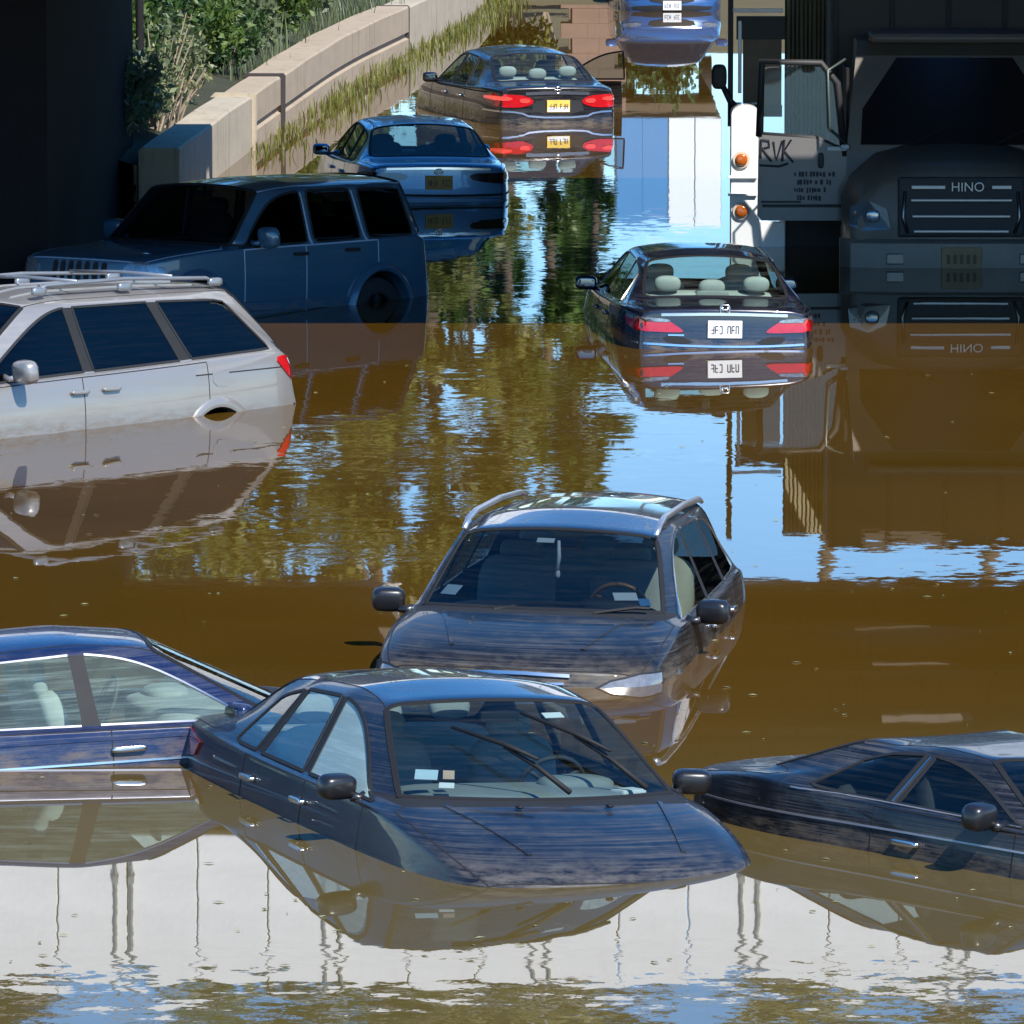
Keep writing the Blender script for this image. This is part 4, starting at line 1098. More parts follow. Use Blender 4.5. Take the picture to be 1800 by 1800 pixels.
for sd in (1, -1):
    Q.handle(2.28, .74, sd, chrome, Q.part['fdoor' + ('L' if sd > 0 else 'R')])
    Q.line('side_molding', [(Q.us(1.2, sd), .79), (Q.us(4.1, sd), .80)], 90 * sd, plain('bright_molding', (.30, .30, .32), .3, .6), .012, .008, rnd=0)
    Q.line('b_pillar_strip', [(Q.us(2.48, sd), .93), (Q.us(2.40, sd), 1.16)], 90 * sd, chrome, .014, .008, rnd=0)
    Q.line('belt_trim', [(Q.us(1.5, sd), .905), (Q.us(3.2, sd), .935)], 90 * sd, plain('bright_molding', (.30, .30, .32), .3, .6), .010, .006, rnd=0)
for t in both([(-.72, .86), (-.48, .85), (-.44, .76), (-.70, .76)]): Q.decal('tail_light', t, 180, red_lens, .012, 1)
# ------------------------------------------------------------------ grey truck facing us in the shade, door open
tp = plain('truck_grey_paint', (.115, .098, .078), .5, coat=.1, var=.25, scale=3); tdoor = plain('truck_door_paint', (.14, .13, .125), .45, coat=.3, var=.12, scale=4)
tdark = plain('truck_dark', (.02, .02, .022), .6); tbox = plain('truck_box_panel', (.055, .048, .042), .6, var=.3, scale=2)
T = empty('truck', (4.47, 73.35, -.60), (0, 0, R(-90.5))); tag(T, 'dark grey truck facing us on the right with its cab door open', 'truck')
def sec(x, pts): return [Vector((x, -y, z)) for y, z in pts[::-1] if y > 0] + [Vector((x, y, z)) for y, z in pts]
def hs(x, w, zb, zs, zt):
    a = [(0, zt), (.45 * w, zt - .02), (.72 * w, zt - .10), (.93 * w, zs + .05), (w, zs - .10), (w * .99, zb)]
    return [Vector((x, y, z)) for y, z in a] + [Vector((x, -y, z)) for y, z in a[::-1][:-1]]
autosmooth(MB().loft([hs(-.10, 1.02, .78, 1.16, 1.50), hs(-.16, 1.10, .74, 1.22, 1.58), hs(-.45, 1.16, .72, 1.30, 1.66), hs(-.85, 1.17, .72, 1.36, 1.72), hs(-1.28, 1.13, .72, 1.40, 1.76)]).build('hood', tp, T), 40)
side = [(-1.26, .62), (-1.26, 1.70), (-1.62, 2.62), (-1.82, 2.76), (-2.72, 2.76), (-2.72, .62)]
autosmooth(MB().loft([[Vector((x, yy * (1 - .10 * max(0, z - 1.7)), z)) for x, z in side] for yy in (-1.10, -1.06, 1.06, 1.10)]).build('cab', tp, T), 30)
ws = MB(); q = [(-1.245 - .37 * t, 1.74 + .86 * t) for t in (0, .5, 1)]
ws.loft([[Vector((x + .02 - abs(yy) ** 2 * .04, yy * (1 - .06 * (z - 1.7)), z)) for yy in (-.96, -.5, 0, .5, .96)] for x, z in q], cap=False, closed=False)
autosmooth(ws.build('windshield', plain('truck_windshield', (.012, .010, .011), .25, spec=.25, var=.4, scale=1.5), T))
for yy in (-.45, .40): MB().tube([(-1.21, yy, 1.74), (-1.26, yy + .25, 1.86), (-1.33, yy + .45, 1.92)], .012, 6).build('wiper', rubber, T)
MB().box((-1.9, 0, 2.80), (.8, 1.7, .10), None, .04).build('cab_roof', tp, T)
for k in range(5): MB().blob((-1.66, -.8 + .4 * k, 2.78), (.08, .14, .06), .7).build('marker_lamp', amber, T, True)
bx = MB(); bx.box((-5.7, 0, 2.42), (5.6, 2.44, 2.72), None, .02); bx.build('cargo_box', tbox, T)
for yy in (-1.16, -.58, 0, .58, 1.16): MB().box((-2.885, yy, 2.42), (.02, .05, 2.7), None, .004).build('box_rib', tdark, T)
bp_ = MB()
bp_.loft([[Vector((dx, yy, z)) for dx, z in ((d0 - .10, .48), (d0, .52), (d0 + .01, .68), (d0 - .01, .84), (d0 - .08, .88), (d0 - .20, .86), (d0 - .20, .48))] for yy, d0 in ((-1.20, -.22), (-1.10, -.06), (-.8, .0), (0, .03), (.8, .0), (1.10, -.06), (1.20, -.22))])
autosmooth(bp_.build('front_bumper', plain('bumper_grey', (.19, .165, .135), .5, var=.3, scale=4), T), 40)
for yy in (-.66, .66, -.3, .3):
    if abs(yy) > .5: MB().box((.012, yy, .69), (.03, .17, .11), None, .012).build('fog_lamp', plain('fog_lamp_brown', (.09, .05, .035), .3, coat=.8), T)
pl = MB().box((.035, 0, .69), (.02, .40, .24), None, .006).build('license_plate', plain('plate_tan', (.20, .13, .05), .5, var=.4, scale=10), T)
gl = MB()
for k in range(5): gl.box((.048, -.13 + .065 * k, .69), (.004, .035, .09))
gl.build('plate_characters', plain('plate_brown_ink', (.10, .06, .02), .6), pl)
tchrome = plain('dull_chrome', (.22, .22, .22), .35, 1.0, var=.2)
gr = MB().box((-.085, 0, 1.20), (.05, 1.26, .60), None, .03).build('grille', tdark, T)
for k, zz in enumerate((1.40, 1.27, 1.11, .96)):
    if k == 0:
        for a, b in ((-.50, -.16),): MB().box((-.045, (a + b) / 2, zz), (.03, b - a, .045), None, .008).build('grille_bar', tchrome, gr)
        MB().box((-.045, .40, zz), (.03, .20, .045), None, .008).build('grille_bar', tchrome, gr)
    else: MB().box((-.045, 0, zz), (.03, 1.04 - .03 * k, .032), None, .008).build('grille_bar', tchrome, gr)
for sy in (-1, 1): MB().tube([(-.05, sy * .56, 1.36), (-.05, sy * .58, 1.1), (-.05, sy * .53, .94)], .018, 8).build('grille_side_bar', tchrome, gr, True)
def text_obj(name, body, size, M, mat, parent, ext=.006):
    cu = bpy.data.curves.new(name, 'FONT'); cu.body = body; cu.size = size; cu.extrude = ext; cu.align_x = 'CENTER'; cu.align_y = 'CENTER'
    to = bpy.data.objects.new('t', cu); COL.objects.link(to); bpy.context.view_layer.update()
    me = bpy.data.meshes.new_from_object(to.evaluated_get(bpy.context.evaluated_depsgraph_get())); bpy.data.objects.remove(to)
    me.transform(M); return link(name, me, mat, parent)
FM = Matrix(((0, 0, 1, 0), (1, 0, 0, 0), (0, 1, 0, 0), (0, 0, 0, 1)))     # text facing +x, reading towards +y
text_obj('grille_lettering', 'HINO', .13, Matrix.Translation((-.03, .06, 1.40)) @ FM, tchrome, gr, .008)
for sy in (-1, 1):
    hl = MB().loft([[Vector((-.075 - d - .16 * max(0, abs(y) - .85), sy * y, z)) for y, z in ((.70, .98), (.74, 1.18), (.92, 1.26), (1.10, 1.20), (1.12, 1.02), (.95, .96))] for d in (0, .06)]).build('headlight', plain('headlight_dark', (.05, .055, .06), .15, coat=1.0), T)
    MB().blob((-.09, sy * .88, 1.11), (.05, .15, .14), .8).build('headlight_bulb', clear_lens, hl, True)
    MB().blob((-.13, sy * 1.03, 1.14), (.05, .11, .11), .8).build('turn_lamp', amber, hl, True)
    we = empty('wheel', (-1.05, sy * .98, .45), (0, 0, 0), T)
    MB().tube([(0, -.14, 0), (0, -.11, 0), (0, .11, 0), (0, .14, 0)], [.44, .48, .48, .44], 28).build('tyre', tyre_m, we); MB().tube([(0, sy * .1, 0), (0, sy * .16, 0)], .26, 20).build('rim', rim_m, we)
MB().box((-1.9, -1.02, .66), (.9, .2, .35), None, .02).box((-1.9, -1.04, .95), (1.0, .14, .03)).build('cab_step', tdark, T)
MB().box((-1.95, -1.085, 1.62), (1.0, .03, 1.75)).build('doorway_shade', seam_m, T)  # flat dark panel in place of the shade inside the doorway
# the open door
hx, hy = -1.30, -1.10
dr = empty('cab_door', (hx, hy, 0), (0, 0, 0), T)
pts = [(0, .97), (0, 1.70), (-.90, 1.86), (-.90, .97)]
MB().loft([[Vector((d, y, z)) for y, z in ((0.0, .97), (0.0, 1.66), (-.30, 1.80), (-.89, 1.84), (-.90, 1.02), (-.86, .97))] for d in (-.03, .03)]).build('door_panel', tdoor, dr)
fr = MB(); fr.tube([(0, -.02, 1.62), (0, -.10, 2.36), (0, -.26, 2.56), (0, -.86, 2.58), (0, -.88, 1.82)], .04, 8); fr.tube([(0, 0, 1.66), (0, -.30, 1.80), (0, -.9, 1.84)], .03, 8); fr.build('window_frame', tdark, dr, True)
MB().loft([[Vector((.004 * d, y, z)) for y, z in ((-.06, 1.68), (-.13, 2.34), (-.27, 2.54), (-.84, 2.56), (-.86, 1.86), (-.30, 1.82))] for d in (-1, 1)]).build('door_window', glass('glass_cab_door', (.93, .95, .95), 1.0, .02), dr)
MB().box((.045, -.10, 1.70), (.03, .20, .045), None, .01).build('marker_strip', plain('marker_pale', (.45, .5, .52), .3), dr)
MB().box((.04, -.45, 1.12), (.02, .80, .03), None, .006).box((.04, -.66, 1.16), (.014, .4, .02)).build('door_molding', tdark, dr)
MB().blob((.05, -.26, 1.58), (.04, .06, .16), .6).build('door_handle', tdark, dr, True)
sp_ = MB()      # sprayed letters R V K
def stroke(p): sp_.tube([(.036, -.88 + .005 * a, 1.60 + .005 * b) for a, b in p], .012, 6)
for p_ in ([(2, 0), (3, 38)], [(3, 38), (18, 36), (20, 24), (4, 20)], [(6, 20), (24, -6)], [(28, 34), (34, -4), (46, 36)], [(46, -6), (50, 38)], [(64, 38), (50, 16), (68, -8)], [(0, -14), (40, -16), (58, -10)]): stroke(p_)
sp_.build('sprayed_letters', plain('spray_black', (.006, .006, .016), .6), dr)
rg = random.Random(3)
for row, zz in enumerate((1.44, 1.36, 1.28, 1.20)):
    mbx = MB(); yy = -.52 + .03 * (row % 2)
    while yy < -.10 - .05 * row:
        w = rg.uniform(.014, .03); mbx.box((.034, yy, zz + rg.uniform(-.004, .004)), (.006, w, rg.choice((.05, .036, .05)))); yy += w + rg.choice((.008, .01, .03))
    mbx.build('worn_lettering', plain('spray_black', (.006, .006, .016), .6), dr)['kind'] = 'stuff'
mh = MB().tube([(-1.25, -1.1, 1.75), (-1.1, -1.28, 1.9), (-1.1, -1.30, 2.5), (-1.3, -1.12, 2.6)], .014, 8); mh.build('mirror_arm', plain('arm_green_grey', (.08, .11, .10), .4, .3), T, True)
MB().blob((-1.20, -1.12, 1.72), (.05, .09, .05), .6).build('fender_lamp', plain('marker_pale', (.45, .5, .52), .3), T, True)

# ------------------------------------------------------------------ white truck almost hidden behind that door, catching the sun
Wt = empty('work_truck', (2.62, 75.9, 0)); tag(Wt, 'white truck hidden behind the open cab door, two round amber lamps on its corner', 'truck')
wpnt = plain('white_truck_paint', (.80, .80, .80), .4, coat=.6, var=.04); olive = plain('ribbed_olive', (.28, .26, .17), .7, var=.45, scale=5); brn = plain('tarp_brown', (.15, .12, .085), .8, var=.3); gsteel = plain('frame_steel', (.38, .38, .40), .4, .5)
cp = []
for k in range(13):
    a = math.pi * k / 12; cp.append((-.22 + .145 * -math.cos(a), 1.36 + .10 * math.sin(a)))
prof_ = [(-.365, -.3)] + cp + [(-.075, -.3)]
MB().loft([[Vector((x, y, z)) for x, z in prof_] for y in (0, .03, .5)]).build('corner_panel', wpnt, Wt)
MB().box((.06, .10, -.02), (.27, .2, .56), None, .015).build('bumper_panel', wpnt, Wt)
for zz in (.72, .54): MB().box((-.25, -.015, zz), (.30, .05, .028), None, .006).build('ledge', wpnt, Wt)
for zz in (.90, .37):
    lp = MB().tube([(-.262, .01, zz), (-.262, -.03, zz)], .088, 24).build('lamp_mount', plain('lamp_ring_tan', (.62, .52, .42), .4), Wt)
    MB().blob((-.262, -.04, zz), (.125, .05, .125), .9).build('amber_lamp', amber, lp, True)
for k in range(11): MB().box((.30 + .045 * k, 2.2 + .12 * k * 0, 2.1), (.024 if k % 3 else .034, .06, 2.3), None, .006).build('rib', olive, Wt)
MB().box((.53, 2.24, 2.1), (.54, .04, 2.3)).build('rib_panel', plain('ribbed_dark', (.10, .09, .06), .8), Wt)
fx = MB(); fx.box((-.36, .6, 2.15), (.055, .05, 1.9)).box((-.10, .6, 1.36), (.55, .05, .12)).box((-.05, .6, 2.22), (.50, .05, .24)); fx.build('cab_frame', tdark, Wt)
MB().box((-.265, .57, 1.92), (.038, .03, .75), None, .006).box((-.08, .57, 2.40), (.52, .03, .04), None, .006).box((-.20, .57, 1.44), (.36, .03, .022), None, .004).build('bright_edge', gsteel, Wt)
MB().box((-.03, .66, 1.75), (.40, .03, .70)).build('brown_tarp', brn, Wt)
MB().box((.50, .9, .05), (.62, 1.6, 1.4), None, .02).build('dark_box', tdark, Wt)  # plain dark box filling the gap below the open door
MB().blob((-.48, .5, 1.72), (.16, .08, .26), .6).tube([(-.44, .5, 1.62), (-.36, .52, 1.46), (-.26, .58, 1.36)], [.03, .035, .04], 8).build('side_mirror', tdark, Wt, True)
# ------------------------------------------------------------------ plants
def leaf_mat(name, a, b, trans=.35):
    m, nt, p = newmat(name); out = nt.nodes['Material Output']
    g = nt.nodes.new('ShaderNodeNewGeometry')
    col = mixc(nt, g.outputs['Random Per Island'], a, b)
    nt.links.new(col, p.inputs['Base Color']); p.inputs['Roughness'].default_value = .5
    tl = N(nt, 'ShaderNodeBsdfTranslucent'); nt.links.new(col, tl.inputs[0])
    mx = N(nt, 'ShaderNodeMixShader'); mx.inputs[0].default_value = trans
    nt.links.new(p.outputs[0], mx.inputs[1]); nt.links.new(tl.outputs[0], mx.inputs[2]); nt.links.new(mx.outputs[0], out.inputs[0])
    MATS[name] = m; return m
L_DK = leaf_mat('leaf_dark', (.012, .040, .010), (.07, .14, .03)); L_MD = leaf_mat('leaf_mid', (.03, .075, .012), (.14, .21, .04))
L_YL = leaf_mat('leaf_yellow', (.09, .11, .018), (.22, .22, .05)); L_GR = leaf_mat('leaf_grey', (.07, .10, .045), (.20, .24, .12)); L_DRY = leaf_mat('grass_dry', (.16, .17, .06), (.38, .36, .18))
bark = plain('bark', (.10, .075, .05), .9, var=.4, scale=9, bump=.02); twig_m = plain('pale_twig', (.30, .24, .18), .85)
def leaves(name, P, size, mat, parent, up=.35, asp=.45):
    P = np.asarray(P); n = len(P)
    d = np.random.normal(size=(n, 3)); d[:, 2] += up; d /= np.linalg.norm(d, axis=1)[:, None]
    a = np.random.normal(size=(n, 3)); s = np.cross(d, a); s /= np.linalg.norm(s, axis=1)[:, None]
    nrm = np.cross(d, s); L = size * np.random.uniform(.55, 1.35, (n, 1))
    v = np.stack([P, P + d * L * .45 + s * L * asp * .5 + nrm * L * .08, P + d * L, P + d * L * .45 - s * L * asp * .5 + nrm * L * .08], 1).reshape(-1, 3)
    me = bpy.data.meshes.new(name); me.vertices.add(4 * n); me.vertices.foreach_set('co', v.ravel())
    me.loops.add(4 * n); me.loops.foreach_set('vertex_index', np.arange(4 * n)); me.polygons.add(n)
    me.polygons.foreach_set('loop_start', np.arange(n) * 4); me.polygons.foreach_set('loop_total', np.full(n, 4)); me.update(calc_edges=True)
    return link(name, me, mat, parent)
def clump_pts(n, centers, r):
    c = np.asarray(centers)[np.random.randint(0, len(centers), n)]
    q = np.random.normal(size=(n, 3)); q /= np.linalg.norm(q, axis=1)[:, None]
    return c + q * (np.random.uniform(.3, 1, (n, 1)) ** .6) * r * np.random.uniform(.7, 1.3, (n, 1))
def shrub(loc, h, w, n, mat, size, label, group=None, stems=6, name='shrub'):
    e = empty(name, loc); mb = MB(); cen = []
    for k in range(stems):
        a = random.uniform(0, 6.28); r = random.uniform(.2, 1) * w
        tip = Vector((math.cos(a) * r, math.sin(a) * r, h * random.uniform(.55, 1)))
        mid = tip * .5 + Vector((random.uniform(-.1, .1), random.uniform(-.1, .1), h * .08))
        mb.tube([(0, 0, -.1), mid, tip], [.03, .02, .008], 5)
        cen += [tip, tip * .8 + Vector((random.uniform(-.2, .2) * w, random.uniform(-.2, .2) * w, 0)), mid * 1.1, tip * .65]
    mb.build('stem', twig_m, e)
    leaves('foliage', clump_pts(int(n * 1.7), cen, max(.2, w * .48)), size * 1.15, mat, e)
    tag(e, label, 'shrub', group); return e
def tree(loc, h, w, n, mat, size, label, lo=.3, name='tree', nb=16, gap=.16):
    e = empty(name, loc); mb = MB(); lean = Vector((random.uniform(-.04, .04) * h, random.uniform(-.04, .04) * h, 0))
    tk = [(lean * t + Vector((math.sin(t * 5 + loc[0]) * .012 * h, 0, h * t))) for t in (0, .2, .4, .6, .8, 1)]
    r0 = h * .0075
    mb.tube([(p.x, p.y, p.z - (.6 if i == 0 else 0)) for i, p in enumerate(tk)], [r0 * 1.35, r0, r0 * .8, r0 * .6, r0 * .35, .02], 9)
    cen = []
    for k in range(nb):
        t = lo + (1 - lo) * (k + random.random()) / nb; a = random.uniform(0, 6.28)
        rad = w * (1 - abs(2 * (t - lo) / (1 - lo) - .85) ** 2 * .55) * random.uniform(.55, 1.1)
        b0 = lean * t + Vector((0, 0, h * t * .92)); tip = b0 + Vector((math.cos(a) * rad, math.sin(a) * rad, h * random.uniform(.02, .12)))
        mb.tube([b0, b0.lerp(tip, .5) + Vector((0, 0, .02 * h)), tip], [r0 * .4, r0 * .25, r0 * .08], 6)
        cen += [tip, b0.lerp(tip, .65), b0.lerp(tip, .85) + Vector((random.uniform(-1, 1) * gap, random.uniform(-1, 1) * gap, random.uniform(-.5, .8) * gap)) * w]
    mb.build('trunk', bark, e, True)
    leaves('crown', clump_pts(int(n * 1.3), cen, w * .33), size, mat, e, .1, .55)
    tag(e, label, 'tree', 'trees beyond the flooded road'); return e
def bank(px_i, d):
    i = max(0, min(89, int(px_i))); n = wall_n(i); q = wb[i] + n * d
    z = np.interp(d, [o[0] for o in offs], [o[1] for o in offs]); return (q.x, q.y, float(z) - .05)
SH = [ # wall index, distance behind, height, width, leaves, kind, label
 (3, .9, 1.0, .5, 1300, L_GR, .10, 'low pale bush at the wall end beside the dark abutment'),
 (5, 2.0, 2.3, .8, 3200, L_MD, .12, 'tall leafy bush just right of the black drain pipe'),
 (1, 1.6, 2.6, .7, 3000, L_YL, .12, 'yellow green bush squeezed between abutment and drain pipe'),
 (7, 1.0, .8, .6, 2200, L_GR, .09, 'low pale weeds right behind the near wall end'),
 (11, 1.1, .9, .6, 1500, L_DK, .09, 'small dark bush with bare pale twigs behind the near wall segment'),
 (14, 2.4, 2.3, 1.0, 4600, L_DK, .11, 'dense dark green bush above the near wall segment'),
 (19, 1.4, 1.15, .7, 2600, L_DK, .09, 'dark rounded bush spilling towards the wall left of its first joint'),
 (23, 2.6, 2.4, 1.0, 4600, L_MD, .11, 'big mid green bush behind the first wall joint'),
 (27, 1.0, .75, .5, 1700, L_DK, .08, 'low dark shrub leaning over the black wall joint'),
 (31, 2.0, 1.5, .9, 3200, L_DK, .10, 'dark bush with shadowy hollow right of the wall joint'),
 (36, 1.5, 1.1, .7, 2600, L_GR, .12, 'grey green bush behind the middle of the grooved wall'),
 (42, 2.2, 1.5, .9, 2800, L_GR, .12, 'grey green bush at the top edge of the picture over the grooved wall'),
 (49, 1.4, .9, .7, 2200, L_GR, .13, 'pale leafy bush near the top of the grooved wall'),
 (57, 1.8, 1.3, .9, 2200, L_MD, .14, 'green bush beside the second wall joint'),
 (8, 3.4, 2.6, 1.3, 4200, L_DK, .11, 'thick dark thicket high behind the near wall segment'),
 (17, 3.6, 2.6, 1.4, 4200, L_MD, .12, 'broad green bush high behind the dark rounded one'),
 (29, 3.6, 2.2, 1.4, 4000, L_DK, .11, 'broad dark bush high behind the black wall joint'),
 (40, 4.0, 2.2, 1.5, 3600, L_MD, .13, 'broad green bush high above the grooved wall'),
 (54, 4.4, 2.4, 1.6, 3000, L_GR, .15, 'broad grey green bush high behind the second wall joint'),
 (12, 1.7, 1.3, 0.8, 3000, L_MD, 0.10, 'leafy green bush just above the bare twigs'),
 (16, 1.2, 0.8, 0.7, 2600, L_GR, 0.09, 'low pale bush hugging the near wall top'),
 (21, 1.9, 1.6, 0.8, 3600, L_DK, 0.10, 'upright dark bush left of the first joint'),
 (25, 1.3, 1.1, 0.7, 3000, L_MD, 0.10, 'rounded green bush right above the first joint'),
 (28, 2.2, 1.7, 0.9, 3600, L_MD, 0.11, 'bright green bush behind the low dark shrub'),
 (33, 1.1, 0.9, 0.7, 2800, L_GR, 0.11, 'low grey green bush at the start of the grooved wall'),
 (35, 3.0, 1.9, 1.1, 3600, L_DK, 0.12, 'dark bush set back above the grooved wall'),
 (39, 1.2, 0.9, 0.7, 2600, L_MD, 0.11, 'low green bush on the crest of the grooved wall'),
 (45, 1.3, 1.0, 0.8, 2600, L_MD, 0.12, 'green bush on the crest beyond the tall grass'),
 (46, 3.2, 2.0, 1.2, 3200, L_GR, 0.13, 'pale bush set back near the top edge'),
 (52, 1.6, 1.1, 0.8, 2400, L_GR, 0.13, 'pale bush on the crest before the second joint'),
 (60, 3.0, 1.8, 1.1, 2400, L_DK, 0.14, 'dark bush set back beyond the second joint'),
 (66, 2.2, 1.6, 1.0, 2200, L_YL, .15, 'yellow green bush behind the pale far wall segment'),
 (76, 2.4, 2.2, 1.2, 2200, L_MD, .16, 'green bush at the far end of the curving wall'),
 (20, 5.5, 3.2, 1.6, 4000, L_MD, .15, 'tall bush high on the bank above the first wall joint'),
 (34, 6.5, 3.5, 1.8, 4000, L_DK, .16, 'tall dark bush high on the bank mirrored beside the shaded sedan'),
 (48, 6.5, 3.6, 1.9, 3600, L_YL, .17, 'tall yellow green bush high on the bank mirrored above the black sedan'),
 (64, 7.0, 4.0, 2.0, 3400, L_MD, .18, 'tall bush high on the bank at the far bend')]
for (i, d, h, w, n, mt, sz, lb) in SH: shrub(bank(i, d), h, w, n, mt, sz, lb, 'bushes behind the concrete wall', 7)
for k, (xx, yy, h, mt, lb) in enumerate(((-3.6, 130, 2.2, L_MD, 'green bush at the far water end behind the wall bend'), (-2.2, 129, 1.7, L_YL, 'yellow green bush at the far water end left of the pier'), (-1.0, 131, 2.0, L_MD, 'green bush at the far water end nearest the wall end'), (.1, 129.5, 1.5, L_YL, 'small yellow green bush at the far water end beside the pier'), (-4.8, 132, 2.6, L_DK, 'dark bush at the far water end beyond the wall'), (2.6, 134, 1.4, L_DK, 'dark bush behind the far blue car'), (.6, 133, 2.2, L_DRY, 'straw coloured bush at the far water end behind the pier'))):
    shrub((xx, yy, .1 + (yy - 128) * .08), h, .8, 2600, mt, .15, lb, 'bushes at the far end of the flood', 7)
# bare pale twigs by the near wall
for (i, d, hh, lb) in ((8, .75, 1.5, 'bare pale twigs standing behind the near end of the wall'), (10, .7, 1.0, 'short dry stalks sprouting right behind the near wall top')):
    e = empty('dry_plant', bank(i, d)); mb = MB(); lf = []
    for k in range(13):
        a = random.uniform(0, 6.28); t = Vector((math.cos(a) * .5, math.sin(a) * .3, hh * random.uniform(.5, 1)))
        mb.tube([(random.uniform(-.15, .15), 0, 0), t * .55 + Vector((.03, 0, .05)), t], [.016, .012, .005], 5); lf += [t, t * .9, t * .7]
    mb.build('twig', twig_m, e); leaves('dry_leaf', clump_pts(160, lf, .12), .06, L_DRY, e)['kind'] = 'stuff'
    tag(e, lb, 'plant', 'dry plants behind the wall')
# tall pale grass: behind the wall crest and at the water's edge
def grass(name, spots, label, h, mat):
    V = []; F_ = []
    for (p, cnt, sprd, hh) in spots:
        for k in range(cnt):
            b = Vector(p) + Vector((random.gauss(0, sprd), random.gauss(0, sprd), 0)); l = hh * random.uniform(.5, 1.15); a = random.uniform(0, 6.28); w = random.uniform(.006, .012)
            dr = Vector((math.cos(a), math.sin(a), 0)); sd = Vector((-dr.y, dr.x, 0)) * w; bend = random.uniform(.08, .45) * l
            pts = [b, b + Vector((0, 0, l * .5)) + dr * bend * .3, b + Vector((0, 0, l * .9)) + dr * bend]
            k0 = len(V); V += [pts[0] - sd, pts[0] + sd, pts[1] + sd * .8, pts[1] - sd * .8, pts[2]]
            F_ += [(k0, k0 + 1, k0 + 2, k0 + 3), (k0 + 3, k0 + 2, k0 + 4)]
    return tag(pyobj(name, V, F_, mat), label, 'grass', kind='stuff')
grass('tall_grass', [(bank(i, random.uniform(.5, 1.6)), 26, .22, random.uniform(.35, .75)) for i in range(26, 66)], 'pale tall grass growing along the top of the grooved wall', .6, L_GR)
grass('water_edge_grass', [(tuple(wb[i] - wall_n(i) * random.uniform(.08, .45)), 22, .22, random.uniform(.07, .24)) for i in list(range(14, 86)) + list(range(30, 86, 2))], 'thin yellow green grass poking out of the water along the wall foot', .4, L_YL)
# trees beyond, most of them seen in the water
TR = [((-9.5, 150), 13, 2.6, 5200, L_YL, .30, .22, 'yellow green tree mirrored at the far left, half hidden by the van mirror image'),
 ((-5.6, 146), 14.5, 1.9, 4600, L_YL, .28, .2, 'yellow green tree mirrored just right of the silver van'),
 ((-3.4, 158), 26, 1.5, 4200, L_DK, .30, .22, 'tall thin tree with sparse crown mirrored left of the black roof rack'),
 ((-1.5, 152), 25, 1.3, 3800, L_MD, .30, .2, 'tall slender tree mirrored above the black wagon'),
 ((.6, 149), 15.5, 1.0, 4200, L_MD, .26, .14, 'narrow bright green tree mirrored between the two dark sedans'),
 ((1.35, 160), 12.0, .7, 2400, L_DK, .28, .2, 'narrow dark tree mirrored beside the blue sky patch'),
 ((-.5, 168), 17, 1.6, 4600, L_DK, .32, .15, 'dark tree mirrored right of the shaded blue sedan'),
 ((-11.5, 182), 33, 3.4, 6000, L_GR, .42, .52, 'tall pale tree mirrored at the bottom left corner'),
 ((-3.2, 190), 34, 3.0, 6000, L_MD, .42, .55, 'tall green tree mirrored left of the foreground sedan nose'),
 ((1.9, 196), 35, 2.6, 5600, L_DRY, .42, .58, 'tall straw coloured tree mirrored under the foreground sedan nose'),
 ((8.8, 186), 33, 2.2, 4600, L_DRY, .42, .55, 'tall straw coloured tree mirrored right of the foreground sedan'),
 ((12.5, 188), 34, 3.0, 5600, L_GR, .42, .52, 'tall pale tree mirrored at the bottom right corner'),
 ((1.75, 151), 12.5, .8, 3600, L_DK, .25, .2, 'slim dark tree mirrored left of the open sky patch'),
 ((-.9, 143), 10.5, 1.3, 4200, L_YL, .24, .15, 'low yellow green tree mirrored in front of the tall slender one'),
 ((-4.4, 145), 12.5, 1.5, 3300, L_YL, .25, .16, 'leafy yellow green tree mirrored midway between van and black wagon'),
 ((-3.1, 148), 13.5, 1.3, 3000, L_YL, .25, .18, 'leafy yellow tree mirrored left of the black wagon windshield'),
 ((-7.4, 150), 13, 1.9, 5000, L_GR, .26, .18, 'pale leafy tree mirrored between van and black wagon'),
 ((-2.4, 144), 11.5, 1.5, 3600, L_YL, .24, .15, 'low yellow tree mirrored just left of the black wagon roof'),
 ((-6.5, 176), 30, 3.6, 5600, L_MD, .4, .45, 'tall tree with a high green crown mirrored at the bottom left'),
 ((-.2, 186), 31, 2.6, 4600, L_DRY, .4, .6, 'tall tree with a high tan crown mirrored at the bottom middle')]
for (xy, h, w, n, mt, sz, lo, lb) in TR: tree((xy[0], xy[1], 2.0), h, w, n, mt, sz, lb, lo)

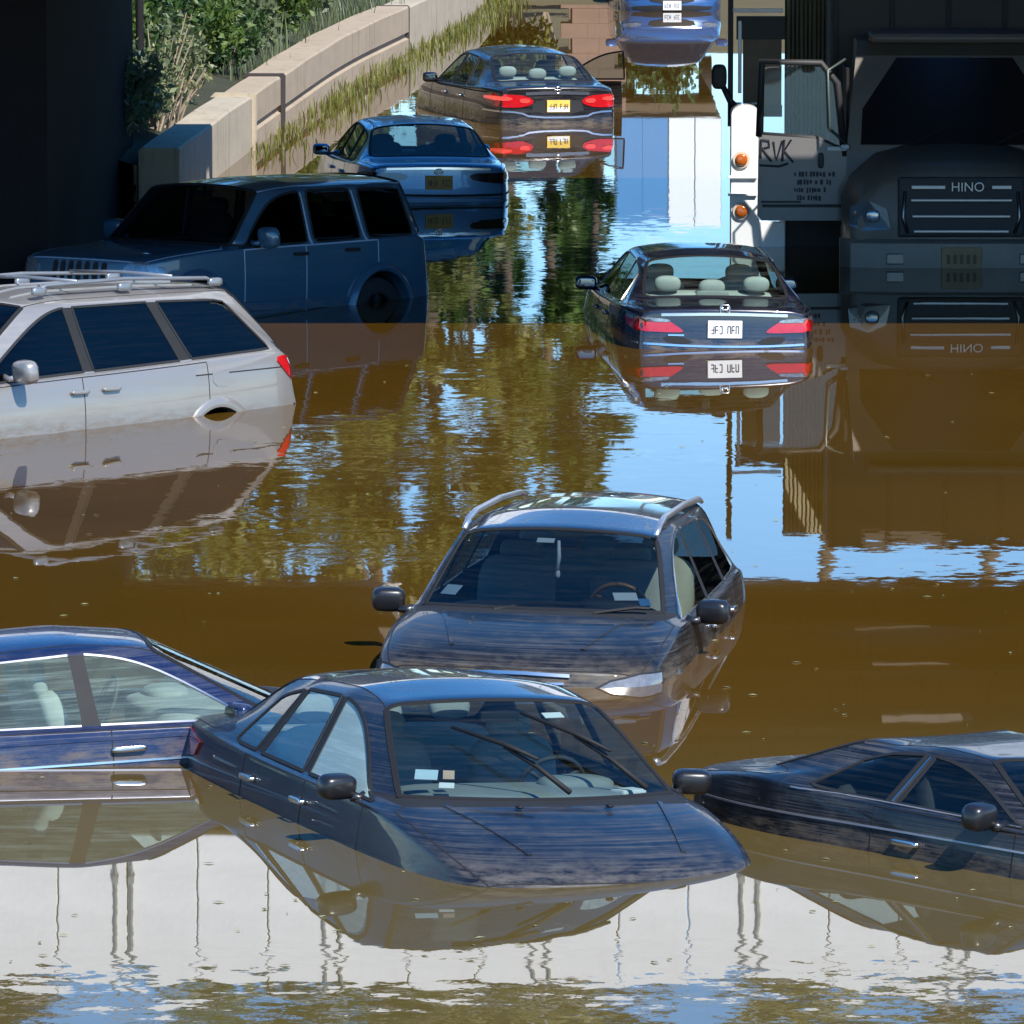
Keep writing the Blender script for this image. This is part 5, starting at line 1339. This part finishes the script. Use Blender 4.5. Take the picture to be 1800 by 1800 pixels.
# ------------------------------------------------------------------ things past the top of the frame, seen mirrored in the water
pier = empty('brick_pier', (1.42, 129.5, 0)); tag(pier, 'pinkish brown masonry pier mirrored left of the far blue car', 'pier')
bm_ = concrete('pink_stone', (.25, .155, .11), .7)
for k in range(9):
    for j in range(2): MB().box(((-.235 if j else .235) + (.10 if k % 2 else -.10) * (1 if k < 8 else 0), 0, .12 + .262 * k), (.468, .6, .259), None, .004).build('stone_block', bm_, pier)
MB().box((0, 0, .95), (.86, .5, 2.5)).build('mortar_core', plain('mortar', (.20, .125, .09), .9), pier)
tr_ = empty('box_trailer', (3.02, 142, 0)); tag(tr_, 'box trailer with a blue and a white panel mirrored right of the black sedan', 'trailer')
MB().box((0, 1.6, 4.05), (2.02, 3.0, 2.1), None, .04).build('trailer_body', plain('trailer_grey', (.45, .46, .46), .5), tr_)
tb = plain('trailer_blue', (.09, .25, .48), .35, coat=.5, var=.06); tw = plain('trailer_white', (.82, .83, .82), .4, coat=.4, var=.05)
for xx, mt in ((-.76, tb), (-.27, tb), (.24, tw), (.75, tw)): MB().box((xx, .08, 4.05), (.49, .05, 2.06), None, .012).build('door_panel', mt, tr_)
MB().box((0, 1.6, 2.85), (1.8, 2.9, .26), None, .02).build('chassis', plain('chassis_brown', (.10, .07, .04), .7), tr_)
for sx in (-.75, .75): wheel_at(tr_, (sx, 2.4, 2.34), .42, .25, 1 if sx > 0 else -1) if False else MB().tube([(sx - .12, 2.3, 2.36), (sx + .12, 2.3, 2.36)], .42, 24).build('wheel', tyre_m, tr_)

# floating leaves and bits on the water
fl = []; ff_ = []
rg2 = random.Random(11)
for k in range(200):
    if k < 200: q = wp(rg2.uniform(0, 1800), rg2.uniform(560, 1700))
    else: q = wp(rg2.gauss(1620, 130), rg2.gauss(1080, 45))
    a = rg2.uniform(0, 6.28); l = rg2.uniform(.012, .035); w = l * rg2.uniform(.3, .6)
    d = Vector((math.cos(a), math.sin(a), 0)); s2 = Vector((-d.y, d.x, 0)); k0 = len(fl)
    fl += [q + d * l + Vector((0, 0, .004)), q + s2 * w + Vector((0, 0, .006)), q - d * l + Vector((0, 0, .004)), q - s2 * w + Vector((0, 0, .009))]; ff_.append((k0, k0 + 1, k0 + 2, k0 + 3))
tag(pyobj('floating_debris', fl, ff_, L_DRY), 'small leaves and bits floating on the brown water', 'debris', kind='stuff')
